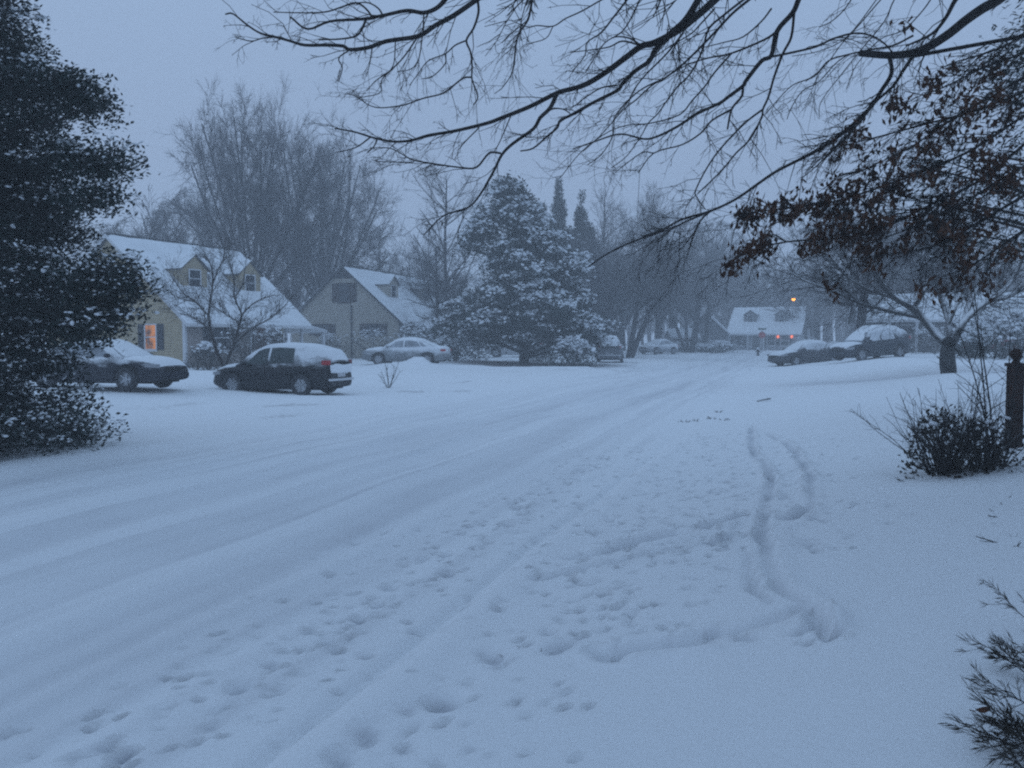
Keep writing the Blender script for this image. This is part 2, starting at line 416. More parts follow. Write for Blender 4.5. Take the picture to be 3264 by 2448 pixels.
def groove(pts, width, depth, rim=.35):
    P = np.array([wt(p[0], p[1]) for p in pts])
    m = .6
    i0, i1 = np.searchsorted(gw, [P[:, 0].min() - m, P[:, 0].max() + m]); j0, j1 = np.searchsorted(gt, [P[:, 1].min() - m, P[:, 1].max() + m])
    w = WW[i0:i1, j0:j1]; t = TT[i0:i1, j0:j1]
    w2 = w + .05 * vnoise(w * 5, t * 5, 21); t2 = t + .05 * vnoise(w * 5 + 40, t * 5, 22)
    best = np.full(w.shape, 9.0); along = np.zeros(w.shape); run_ = 0.0; tot = np.linalg.norm(np.diff(P, axis=0), axis=1).sum()
    for a, b in zip(P[:-1], P[1:]):
        ab = b - a; L2 = ab @ ab + 1e-9
        s = np.clip(((w2 - a[0]) * ab[0] + (t2 - a[1]) * ab[1]) / L2, 0, 1)
        dd = np.hypot(w2 - a[0] - s * ab[0], t2 - a[1] - s * ab[1])
        along = np.where(dd < best, (run_ + s * math.sqrt(L2)) / tot, along); best = np.minimum(best, dd); run_ += math.sqrt(L2)
    e = best / width
    mod = 1.2 * np.clip(.75 + 1.5 * vnoise(w * 2.5, t * 2.5, 23), .1, 2) * (.3 + .7 * ss(0, .08, along) * ss(1, .92, along))
    if depth > .028: groove_shade[i0:i1, j0:j1] = np.maximum(groove_shade[i0:i1, j0:j1], np.exp(-(e * 1.15) ** 4) * np.clip(mod, .55, 1) * min(1, depth / .036))
    ZZ[i0:i1, j0:j1] -= depth * mod * (np.exp(-e ** 4) - rim * np.exp(-((e - 1.6) / .5) ** 2))

z3 = lambda L: [zoom_pt(a, b, 1600, 1200, 1.843) for a, b in L]
groove(z3([(1730, 1355), (1500, 1450), (1350, 1485), (1190, 1500)]), .06, .105)
groove(z3([(1190, 1530), (1060, 1560), (880, 1590), (650, 1625)]), .1, .12)
groove(z3([(1450, 800), (1330, 850), (1170, 910)]), .07, .12)
groove(z3([(1070, 940), (900, 960), (700, 1000)]), .1, .13)
groove(z3([(700, 1000), (600, 1040), (380, 1070)]), .06, .1)
groove(z3([(1410, 930), (1250, 985), (1100, 1015), (800, 1065), (500, 1130), (200, 1195)]), .055, .095)
groove(z3([(1470, 290), (1470, 450), (1540, 520), (1590, 620), (1550, 760), (1530, 880), (1540, 980), (1560, 1080), (1600, 1200), (1660, 1270), (1760, 1330), (1830, 1400), (1870, 1490)]), .05, .031, .9)
groove(z3([(1800, 1360), (1840, 1420), (1870, 1490)]), .06, .08, .6)
groove(z3([(1720, 1505), (1880, 1490)]), .05, .07)
groove(z3([(1910, 1530), (1990, 1500)]), .045, .06)
groove(z3([(1680, 850), (1750, 820), (1820, 780)]), .07, .08)
groove(z3([(1440, 1050), (1460, 1240), (1560, 1330)]), .04, .03)
groove(z3([(1560, 330), (1690, 400), (1780, 540), (1825, 650), (1830, 740), (1760, 815), (1680, 850)]), .05, .03, .9)
groove(z3([(1380, 1530), (1480, 1520)]), .05, .05)
groove(z3([(280, 1610), (420, 1560)]), .06, .05)
# soft raised edges beside the trodden path
groove(z3([(1640, 880), (1660, 1050), (1680, 1200), (1850, 1330), (1960, 1420), (1960, 1490)]), .07, -.035, 0)
groove(z3([(1740, 500), (1800, 620), (1800, 740)]), .1, -.04, 0)
groove(z3([(1500, 480), (1570, 560), (1560, 620)]), .07, -.04, 0)

def dimple(w, t, rw, rt, dp, rot=0.0, rim=.12):
    rw *= .72; rt *= .72
    m = 2.6 * max(rw, rt)
    i0, i1 = np.searchsorted(gw, [w - m, w + m]); j0, j1 = np.searchsorted(gt, [t - m, t + m])
    if i1 - i0 < 2 or j1 - j0 < 2: return
    a = WW[i0:i1, j0:j1] - w; b = TT[i0:i1, j0:j1] - t
    c, s = math.cos(rot), math.sin(rot)
    r2 = ((a * c + b * s) / rw) ** 2 + ((-a * s + b * c) / rt) ** 2
    r2 = r2 * (1 + .9 * vnoise(WW[i0:i1, j0:j1] * 9, TT[i0:i1, j0:j1] * 9, 31))
    if dp > .012: groove_shade[i0:i1, j0:j1] = np.maximum(groove_shade[i0:i1, j0:j1], np.exp(-(r2 * 2.0) ** 1.5) * min(1.5, dp / .035))
    ZZ[i0:i1, j0:j1] -= .85 * dp * (np.exp(-r2 ** 2.4) - rim * np.exp(-(np.sqrt(np.abs(r2)) - 1.5) ** 2 / .12))

for zx, zy, sx, sy, dp in [(1020, 590, .09, .16, .1), (950, 690, .06, .1, .08), (870, 750, .05, .14, .08), (610, 815, .05, .12, .07), (700, 865, .07, .11, .07), (760, 915, .08, .1, .07), (900, 935, .06, .09, .06),
                           (270, 1095, .1, .14, .1), (470, 1115, .05, .1, .06), (1310, 515, .08, .18, .1), (1290, 415, .07, .1, .07), (1600, 275, .1, .2, .1), (1660, 195, .07, .2, .08), (1480, 345, .05, .12, .06),
                           (1110, 765, .06, .1, .06), (120, 1290, .06, .1, .05), (410, 980, .07, .1, .05), (1290, 1160, .14, .16, .08), (1540, 940, .12, .16, .06), (1110, 1210, .06, .1, .04), (650, 1280, .07, .12, .05),
                           (900, 1350, .08, .16, .06), (1090, 1390, .05, .1, .05), (770, 1475, .07, .1, .06), (510, 855, .05, .08, .05), (980, 745, .04, .08, .04), (1040, 690, .05, .1, .05), (2090, 620, .05, .12, .05), (1860, 1060, .04, .07, .05), (60, 1170, .04, .07, .05)]:
    p = zoom_pt(zx, zy, 600, 1500, 1.58); w, t = wt(p[0], p[1])
    dimple(w, t, sx * .82, sy * .82, dp * .68, .35)
for zx, zy, r, dp in [(1400, 650, .14, .1), (1250, 680, .12, .09), (1495, 575, .1, .07), (1110, 820, .1, .07), (820, 880, .07, .07), (970, 860, .1, .06), (1050, 900, .09, .06), (100, 780, .13, .09), (30, 870, .16, .1), (455, 750, .12, .07),
                      (470, 555, .14, .06), (615, 480, .16, .06), (1230, 490, .16, .05), (1080, 520, .14, .05), (620, 1280, .07, .05), (460, 1215, .05, .05), (1560, 600, .1, .06), (1380, 600, .1, .06)]:
    p = zoom_pt(zx, zy, 1600, 1200, 1.843); w, t = wt(p[0], p[1])
    dimple(w, t, r * .6, r, dp, .3)
def scatter(n, wc, ws, t0, t1, r0, r1, d0, d1):
    for _ in range(n):
        t = t0 + (t1 - t0) * rngG.random() ** 1.1
        w = wc + ws * rngG.normal()
        r = rngG.uniform(r0, r1)
        r *= .8; dimple(w, t, r * rngG.uniform(.5, .9), r * rngG.uniform(.9, 1.8), rngG.uniform(d0, d1), rngG.uniform(-.4, .4))
scatter(460, -2.5, .3, 2.4, 13, .03, .07, .02, .055)
scatter(560, -1.15, .45, 4.2, 15, .03, .085, .016, .045)
scatter(260, -.2, .55, 6.2, 14, .04, .1, .016, .04)
scatter(90, -1.2, .3, 2.4, 6, .03, .07, .012, .04)
scatter(60, -2.0, .5, 2.2, 4.5, .03, .06, .01, .035)
# lumps thrown up
scatter(60, -2.5, .4, 2.6, 12, .02, .035, -.02, -.008)
# shovelled heap beside the silver car
hp = at(417, 366, 45.4)
ZZ += .3 * np.exp(-((XX - hp[0]) / .55) ** 4 - ((YY - hp[1]) / .6) ** 4) * (1 + .5 * vnoise(XX * 3, YY * 3, 45))
# bumpy lawn on the far side
inl = ss(LE - .3, LE - 1.2, WW) * ss(-40, -25, WW)
ZZ += inl * (.05 * vnoise(WW * 1.4, TT * 1.4, 8) + .03 * vnoise(WW * 4, TT * 4, 9))

# ground material: thin packed snow in the wheel tracks, shade painted into grooves and footprints, grass tips through the far lawn, bare patch under the evergreen
def mat_ground():
    m, nt, b = _mat('snow_ground')
    N, L = nt.nodes.new, nt.links.new
    ge = N('ShaderNodeNewGeometry')
    at_ = N('ShaderNodeAttribute'); at_.attribute_name = 'thin'
    nz = N('ShaderNodeTexNoise'); nz.inputs['Scale'].default_value = 1.1; nz.inputs['Detail'].default_value = 6; L(ge.outputs['Position'], nz.inputs['Vector'])
    n2 = N('ShaderNodeTexNoise'); n2.inputs['Scale'].default_value = 7; n2.inputs['Detail'].default_value = 6; L(ge.outputs['Position'], n2.inputs['Vector'])
    ml = N('ShaderNodeMath'); ml.operation = 'MULTIPLY_ADD'; ml.inputs[1].default_value = 1.1; ml.inputs[2].default_value = .45; L(nz.outputs['Fac'], ml.inputs[0])
    th = N('ShaderNodeMath'); th.operation = 'MULTIPLY'; L(at_.outputs['Fac'], th.inputs[0]); L(ml.outputs[0], th.inputs[1])
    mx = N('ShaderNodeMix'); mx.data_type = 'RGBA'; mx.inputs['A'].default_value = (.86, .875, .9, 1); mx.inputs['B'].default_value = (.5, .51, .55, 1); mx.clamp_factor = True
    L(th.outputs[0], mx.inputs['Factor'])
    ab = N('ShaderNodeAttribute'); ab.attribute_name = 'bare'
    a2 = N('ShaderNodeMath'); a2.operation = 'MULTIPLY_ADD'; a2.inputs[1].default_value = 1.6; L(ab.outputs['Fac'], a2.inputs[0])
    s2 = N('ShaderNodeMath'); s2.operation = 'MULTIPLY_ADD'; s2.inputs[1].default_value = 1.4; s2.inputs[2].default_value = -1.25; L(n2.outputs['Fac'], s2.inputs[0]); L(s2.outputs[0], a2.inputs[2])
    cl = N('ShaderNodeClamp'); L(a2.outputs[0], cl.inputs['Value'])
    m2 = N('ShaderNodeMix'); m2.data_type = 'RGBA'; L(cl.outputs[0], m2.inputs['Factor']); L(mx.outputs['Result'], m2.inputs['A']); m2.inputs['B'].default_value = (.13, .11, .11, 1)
    L(m2.outputs['Result'], b.inputs['Base Color'])
    b.inputs['Roughness'].default_value = .8; b.inputs['Specular IOR Level'].default_value = .15
    n3 = N('ShaderNodeTexNoise'); n3.inputs['Scale'].default_value = 22; n3.inputs['Detail'].default_value = 6; L(ge.outputs['Position'], n3.inputs['Vector'])
    n3.inputs['Roughness'].default_value = .7; bp = N('ShaderNodeBump'); bp.inputs['Strength'].default_value = .4; bp.inputs['Distance'].default_value = .03
    L(n3.outputs['Fac'], bp.inputs['Height']); L(bp.outputs['Normal'], b.inputs['Normal'])
    return m
M['ground'] = mat_ground()

thin = np.zeros_like(WW)
for w0, wd, a in [(-8.6, .25, .55), (-7.3, .2, .3), (-6.4, .16, .35), (-5.75, .42, .75), (-4.9, .25, .35), (-3.9, .42, .6), (-3.0, .2, .35), (-4.4, .1, .5), (-6.9, .08, .45), (-5.3, .1, .5), (-2.6, .1, .4), (-7.9, .12, .25)]:
    k = wob * (1 + .3 * math.sin(w0 * 9)) + .1 * np.sin(TT * .31 + w0 * 5)
    thin = np.maximum(thin, a * np.exp(-((WW - w0 - k) / wd) ** 2))
thin = np.clip(.52 * thin * inroad * (1 + 1.0 * vnoise(WW * 1.5, TT * .25, 41)) + inroad * .22 * np.clip(vnoise(WW * 7, TT * .3, 42), 0, 1) * 2, 0, 1)
thin = np.maximum(thin, .45 * np.exp(-((TT - 30.5) / 1.3) ** 2) * ss(RE + .3, RE + 3, WW) * ss(30, 12, WW))
thin = np.maximum(thin, .68 * groove_shade)  # painted groove and footprint shade shares this mask with the thin snow
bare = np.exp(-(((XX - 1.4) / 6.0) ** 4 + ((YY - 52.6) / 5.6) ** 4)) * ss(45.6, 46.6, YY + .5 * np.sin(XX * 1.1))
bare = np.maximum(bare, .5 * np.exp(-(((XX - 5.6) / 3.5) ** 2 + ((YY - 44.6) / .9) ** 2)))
bare = np.maximum(bare, .62 * inl * ss(-22, -12, WW) * np.clip(vnoise(WW * 1.2, TT * .8, 44) * 2.0, 0, 1))

def ground_piece(name, mask, label_kind='structure'):
    """mask: per-face boolean; builds one sheet out of those faces (pieces share their border points)"""
    a, b = WW.shape
    i = np.arange(a * b).reshape(a, b)
    q = bst([i[:-1, :-1], i[1:, :-1], i[1:, 1:], i[:-1, 1:]], -1)[mask]
    used, inv = np.unique(q.ravel(), return_inverse=True)
    g = Geo(); P = bst([XX, YY, ZZ], -1).reshape(-1, 3)[used]
    g.add(P, inv.reshape(-1, 4))
    o = g.build(name, M['ground'], smooth=True)
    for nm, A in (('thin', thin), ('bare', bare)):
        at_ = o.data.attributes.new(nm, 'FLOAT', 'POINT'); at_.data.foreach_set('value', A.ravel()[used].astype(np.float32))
    return tag(o, kind=label_kind)

cw = .5 * (WW[:-1, :-1] + WW[1:, 1:]); ct = .5 * (TT[:-1, :-1] + TT[1:, 1:])
road = (cw > LE) & (cw < RE) & (ct < 112)
drive = (cw < LE) & (cw > -24) & (ct > DW[0]) & (ct < DW[1])
ground_piece('road', road)
ground_piece('driveway', drive)
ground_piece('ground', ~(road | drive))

# ------------------------------------------------------------------ cars
def interp(L):
    xs = np.array([a for a, _ in L], float); zs = np.array([b for _, b in L], float)
    return lambda x: np.interp(x, xs, zs)

def smooth_prof(f, w):
    k = np.linspace(-w, w, 9)
    return lambda x: np.mean([f(np.asarray(x, float) + d) for d in k], axis=0)

def make_car(label, loc, head, L=4.6, W=1.78, deck=None, roof=None, wheels=(1.35, -1.35), R=.33, paint=(.02, .02, .03), snow_z=.9, snow_amt=-.2,
             side_windows=(), frost=False, caked=False, body_snow=.06, group=None, name='parked_car', pitch=0.0, plate=True, hood_snow=True, tail_z=.82, bump=.30):
    """deck: (x, z) along the bonnet, belt line and boot; roof: (x, z) of the glasshouse.  x points forward."""
    root = empty(name, loc, math.atan2(head[1], head[0]), label, 'car', group)
    root.rotation_euler = (0, -pitch, math.atan2(head[1], head[0]))
    paint_m = mat_car('car_paint', paint, snow_z, snow_amt)
    glass = M['car_glass_snow'] if caked else M['car_glass_frost'] if frost else M['car_glass']
    dk = smooth_prof(interp(deck), .07); rf = smooth_prof(interp(roof), .09)
    h = L / 2
    Ra = R + .06
    xs = np.unique(np.concatenate([np.linspace(-h, h, 60)] + [w + Ra * np.cos(np.linspace(0, np.pi, 15)) for w in wheels] + [[-h + .04, -h + .1, h - .04, h - .1]]))
    def hw(x): return W / 2 * (1 - .22 * np.abs(x / h) ** 6 - .05 * (x / h) ** 2)
    def zb(x):
        z = np.full_like(x, .22) + .10 * np.abs(x / h) ** 8
        for w in wheels:
            d = np.abs(x - w)
            z = np.where(d < Ra, np.maximum(z, R + np.sqrt(np.clip(Ra ** 2 - d ** 2, 0, None))), z)
        return z
    g = Geo()
    zB = zb(xs); zD = dk(xs); hW = hw(xs)
    e = np.clip((h - np.abs(xs)) / .1, 0, 1) ** .5
    zD = zB + (zD - zB) * (.55 + .45 * e)
    rows = []
    for y, z in [(.9, zB + .0), (.985, zB * .72 + zD * .28), (1.0, zB * .4 + zD * .6), (.975, zD - .07), (.9, zD - .012), (.6, zD + .025), (0, zD + .04)]:
        rows.append(bst([xs, hW * y, z], -1))
    full = rows + [r * np.array([1, -1, 1]) for r in rows[-2::-1]]
    P = bst(full, 1)
    g.grid(P)
    for end in (0, -1):
        ring = P[end]; n = len(ring); c = ring.mean(0)
        g.add(np.vstack([ring, c]), [(i, (i + 1) % n, n) for i in range(n)])
    g.build('body', paint_m, root, smooth=True)
    g = Geo(); g.box(-h + .35, h - .35, -W / 2 + .22, W / 2 - .22, .2, .62)
    for w in wheels: g.box(w - Ra + .02, w + Ra - .02, -W / 2 + .1, W / 2 - .1, .3, R + Ra - .01)
    g.build('underbody', M['under'], root)
    # glasshouse
    x0, x1 = roof[0][0], roof[-1][0]
    cx = np.linspace(min(x0, x1), max(x0, x1), 40)
    H = max(z for _, z in roof)
    zd = dk(cx); zr = np.maximum(rf(cx), zd + .0)
    tum = .26
    def yy(x, z):
        z0 = dk(x); return hw(x) * .9 - tum * np.clip((z - z0) / (H - z0 + 1e-6), 0, 1) ** 1.25
    rows = []
    for v in (0, .35, .7, .9):
        z = zd - .02 + (zr - zd) * v; rows.append(bst([cx, yy(cx, z), z], -1))
    z = zr; yt = yy(cx, zr)
    rows.append(bst([cx, yt - .05, zr - .005], -1)); rows.append(bst([cx, (yt - .05) * .5, zr + .02], -1)); rows.append(bst([cx, yt * 0, zr + .03], -1))
    full = rows + [r * np.array([1, -1, 1]) for r in rows[-2::-1]]
    g = Geo(); g.grid(bst(full, 1)); cab = g.build('cabin', paint_m, root, smooth=True)
    for (a0, a1, b0, b1) in side_windows:
        for sd in (1, -1):
            s = np.linspace(0, 1, 9)[:, None]; v = np.linspace(0, 1, 7)[None, :]
            x = (a0 * (1 - v) + a1 * v) * (1 - s) + (b0 * (1 - v) + b1 * v) * s
            zl = dk(x) + .05; zu = rf(x) - .1
            z = zl + (np.maximum(zu, zl + .02) - zl) * v
            P = bst([x, sd * (yy(x, z) + .006), z], -1)
            Geo().grid(P).build('side_window', glass, root, smooth=True)
    # windscreen and rear window follow the sloping ends of the glasshouse
    def screen(nm, xa, xb, material):
        x = np.linspace(xa, xb, 10)[:, None]; v = np.linspace(-1, 1, 9)[None, :]
        zc = rf(x) + .008; ym = yy(x, zc) - .09
        P = bst([x + 0 * v, ym * v, zc + .026 * (1 - v ** 2) + .004 + 0 * v], -1)
        Geo().grid(P).build(nm, material, root, smooth=True)
    return dict(root=root, dk=dk, rf=rf, hw=hw, yy=yy, screen=screen, h=h, W=W, H=H, R=R, wheels=wheels, paint=paint_m, glass=glass, tail_z=tail_z)

def wheels_on(c, snow=True):
    for w in c['wheels']:
        for sd in (1, -1):
            R = c['R']; y = sd * (c['W'] / 2 - .11)
            g = Geo(); g.lathe([(.6 * R, -.1), (.97 * R, -.1), (R, -.07), (R, .07), (.97 * R, .1), (.66 * R, .1), (.62 * R, .06)], 24, axis='y')
            o = g.build('wheel', M['tyre_snow'] if snow else M['tyre'], c['root'], smooth=True, loc=(w, y, R))
            g = Geo()
            g.lathe([(.0, .055), (.13 * R, .055), (.15 * R, .03), (.6 * R, .02), (.66 * R, .085), (.68 * R, .02)], 20, axis='y')
            for k in range(5):
                a = 2 * math.pi * k / 5
                ca, sa = math.cos(a), math.sin(a)
                pts = [(.1 * R * ca - .07 * R * sa, .07, .1 * R * sa + .07 * R * ca), (.63 * R * ca - .06 * R * sa, .08, .63 * R * sa + .06 * R * ca),
                       (.63 * R * ca + .06 * R * sa, .08, .63 * R * sa - .06 * R * ca), (.1 * R * ca + .07 * R * sa, .07, .1 * R * sa - .07 * R * ca)]
                g.poly_prism(pts, (0, -.045, 0))
            if sd < 0:
                g.v = [v * np.array([1, -1, 1]) for v in g.v]
            g.build('rim', M['rim'], o)

def snow_sheet(c, xa, xb, fn, yfn, th, nm='snow_cover', seed=0):
    """rounded layer of snow lying on a deck of the car"""
    x = np.linspace(xa, xb, 26)[:, None]; v = np.linspace(-1, 1, 15)[None, :]
    ym = yfn(x)
    e = (1 - np.abs(v) ** 6) * np.clip(1 - np.abs(2 * (x - xa) / (xb - xa) - 1) ** 8, 0, 1)
    nz = vnoise(x * 4 + seed, v * 3 + 0 * x, 50 + seed)
    z = fn(x) + .03 * (1 - v ** 2) - .03 + (th + .03) * e ** .6 * (1 + .5 * nz)
    Geo().grid(bst([x + 0 * v, ym * v, z], -1)).build(nm, M['snow'], c['root'], smooth=True)

def mirrors(c, x):
    for sd in (1, -1):
        z = float(c['dk'](x)) + .08; y = float(c['hw'](x)) * .9
        g = Geo(); g.lathe([(0, -.11), (.07, -.1), (.09, -.03), (.09, .03), (.07, .1), (0, .11)], 10, axis='y')
        g.v = [v * np.array([.8, .8, .75]) for v in g.v]
        o = g.build('mirror', c['paint'], c['root'], smooth=True, loc=(x, sd * (y + .12), z))

def end_lamps(c, front=True, rear=True, hz=.7, tz=None, tall=.12):
    h = c['h']
    if front:
        for sd in (1, -1):
            x = np.linspace(h - .02, h - .42, 6)[:, None]; v = np.linspace(-.5, .5, 4)[None, :]
            y = c['hw'](x) + .008 + 0 * v; z = hz + .03 * (h - x) / .4 + .11 * v
            Geo().grid(bst([x + 0 * v + .012, sd * y, z], -1)).build('headlight', M['head'], c['root'], smooth=True)
        g = Geo(); g.box(h - .01, h + .012, -.42, .42, hz - .16, hz - .03); g.build('grille', M['under'], c['root'])
    if rear:
        for sd in (1, -1):
            x = np.linspace(-h + .0, -h + .26, 6)[:, None]; v = np.linspace(-.5, .5, 4)[None, :]
            y = c['hw'](x) + .008 + 0 * v; z = (tz or c['tail_z']) + tall * 2 * v * .5
            Geo().grid(bst([x + 0 * v - .006, sd * y, z], -1)).build('taillight', M['tail'], c['root'], smooth=True)
        g = Geo(); g.box(-h - .012, -h + .005, -.24, .24, .62, .74); g.build('number_plate', M['plate'], c['root'])

SEDAN_DECK = [(-2.35, .86), (-2.2, .95), (-1.55, .99), (-.9, .96), (.0, .93), (.85, .92), (1.05, .92), (1.6, .89), (2.1, .81), (2.35, .68)]
SEDAN_ROOF = [(-1.85, .97), (-1.5, 1.1), (-.95, 1.36), (-.3, 1.44), (.25, 1.42), (.6, 1.3), (1.2, .93)]
SUV_DECK = [(-2.25, .98), (-2.1, 1.02), (-1.2, 1.05), (0, 1.0), (.75, .98), (1.05, .98), (1.7, .93), (2.1, .82), (2.25, .66)]
SUV_ROOF = [(-2.24, 1.02), (-2.2, 1.15), (-2.1, 1.4), (-1.97, 1.5), (-1.7, 1.585), (-1.2, 1.65), (-.4, 1.69), (.2, 1.66), (.6, 1.5), (1.25, .99)]

def sedan(label, x, y, head, paint, snow_z=.9, amt=-.2, frost=True, group='cars parked along the street', roof_snow=.05, trunk_snow=.05, hood=.05, dz=0.0, name='parked_car', wind_snow=True, slope=False, caked=False):
    n = unit(np.array(head, float)); hd = n
    p = 0.0
    if slope: p = .55 * math.atan2(zg(x + hd[0] * 1.4, y + hd[1] * 1.4) - zg(x - hd[0] * 1.4, y - hd[1] * 1.4), 2.8)
    c = make_car(label, (x, y, zg(x, y) + dz), hd, L=4.7, deck=SEDAN_DECK, roof=SEDAN_ROOF, paint=paint, snow_z=snow_z, snow_amt=amt, frost=frost, caked=caked, group=group,
                 side_windows=[(-.02, -.02, .98, .42), (-.1, -.1, -1.0, -.78), (-1.08, -.86, -1.42, -1.05)], name=name, pitch=p)
    c['screen']('windscreen', .58, 1.16, M['car_glass_frost']); c['screen']('rear_window', -1.02, -1.78, M['car_glass_frost'])
    wheels_on(c); mirrors(c, .82); end_lamps(c)
    snow_sheet(c, -1.15, .62, c['rf'], lambda x: c['yy'](x, c['rf'](x)) - .03, roof_snow, seed=1)
    if wind_snow: snow_sheet(c, .5, 1.2, c['rf'], lambda x: c['yy'](x, c['rf'](x)) - .05, .035, seed=2)
    snow_sheet(c, 1.12, 2.3, c['dk'], lambda x: c['hw'](x) * .93, hood, seed=3)
    snow_sheet(c, -2.3, -1.5, c['dk'], lambda x: c['hw'](x) * .93, trunk_snow, seed=4)
    snow_sheet(c, -1.8, -1.0, c['rf'], lambda x: c['yy'](x, c['rf'](x)) - .05, .035, seed=5)
    return c

def suv(label, x, y, head, paint, snow_z=1.0, amt=-.2, frost=False, group='cars parked along the street', roof_snow=.03, dz=0.0, name='parked_car', rear_snow=True, slope=False, caked=False, hatch_snow=False):
    hd = unit(np.array(head, float)); p = 0.0
    if slope: p = .55 * math.atan2(zg(x + hd[0] * 1.4, y + hd[1] * 1.4) - zg(x - hd[0] * 1.4, y - hd[1] * 1.4), 2.8)
    c = make_car(label, (x, y, zg(x, y) + dz), hd, L=4.5, W=1.84, deck=SUV_DECK, roof=SUV_ROOF, R=.355, wheels=(1.36, -1.26), paint=paint, snow_z=snow_z, snow_amt=amt, frost=frost, caked=caked, group=group,
                 side_windows=[(.02, .02, 1.02, .42), (-.06, -.06, -.98, -.92)] + ([] if rear_snow else [(-1.06, -1.02, -1.85, -1.5)]), name=name, pitch=p)
    c['screen']('windscreen', .6, 1.2, M['car_glass_frost']); c['screen']('rear_window', -2.0, -2.19, M['car_glass_frost'])
    wheels_on(c); mirrors(c, .85)
    end_lamps(c, tz=1.1, tall=.15)
    g = Geo(); g.box(-2.31, -2.2, -.72, .72, .5, .57); g.build('bumper', M['trim'], c['root'])
    snow_sheet(c, -1.7, .52, c['rf'], lambda x: c['yy'](x, c['rf'](x)) - .02, roof_snow, seed=1)
    snow_sheet(c, .5, 1.2, c['rf'], lambda x: c['yy'](x, c['rf'](x)) - .05, .02, seed=2)
    snow_sheet(c, 1.15, 2.18, c['dk'], lambda x: c['hw'](x) * .93, .055, seed=3)
    snow_sheet(c, -2.22, -1.95, c['rf'], lambda x: c['yy'](x, c['rf'](x)) - .03, .03, seed=4)
    if hatch_snow:
        v = np.linspace(-1, 1, 15)[:, None]; u = np.linspace(0, 1, 9)[None, :]
        e = np.clip((1 - np.abs(v) ** 8) * (1 - np.abs(2 * u - 1) ** 8), 0, 1) ** .5
        Geo().grid(bst([-c['h'] - .004 + .02 * u - .035 * e * (1 + vnoise(v * 3 + 9, u * 3, 71)), v * (.66 + .05 * vnoise(u * 5, v, 72)), .74 + .3 * u + .05 * vnoise(v * 4, u, 73)], -1)).build('hatch_snow', M['snow'], c['root'], smooth=True)
    return c

DRV = 'cars in the driveway of the yellow house'
sedan('dark sedan with frosted side windows, nose towards the street, half behind the holly', -11.6, 24.3, (.97, -.243), (.016, .017, .026), snow_z=.78, amt=.08, frost=True, group=DRV)['root'].scale = (.97, .97, .96)
suv('black crossover with snowy roof and green-tinted side window, tail towards the street', -7.12, 26.4, (-.949, .316), (.008, .008, .011), snow_z=1.0, amt=-.1, group=DRV, dz=-.06, hatch_snow=True)['root'].scale = (.92, .94, .91)
sedan('silver sedan parked before the tan gabled house', -5.75, 46.6, (-.985, .17), (.2, .21, .22), snow_z=.75, amt=.3, dz=-.02)
suv('white van-like car half hidden behind the snowy magnolia trunk', 0.2, 66.5, (-1, .1), (.5, .51, .53), snow_z=.9, amt=.2)
suv('snow-capped dark-windowed car just right of the snowy magnolia', 6.9, 60, (.12, .99), (.13, .135, .15), snow_z=1.2, amt=-.1, frost=False, roof_snow=.16)
sedan('far snow-covered car left of the road end, below a small shed', 14.6, 85, (-.75, -.66), (.25, .26, .28), snow_z=.7, amt=.4)
suv('dark estate car under thick roof snow, in front of the porch house', 19.4, 46.2, (-.93, -.37), (.03, .035, .045), snow_z=1.08, amt=-.3, frost=True, caked=True, slope=True, roof_snow=.12, dz=-.02)
sedan('low dark car with snowy windscreen parked nose to tail beyond the estate car', 18.0, 52.0, (-.95, -.31), (.05, .05, .058), snow_z=.9, amt=-.1, slope=True, dz=-.12, caked=True)
sedan('red car partly hidden behind the bare snowy tree', 33.2, 60, (-.97, -.25), (.22, .02, .03), snow_z=.95, amt=-.1, slope=True)
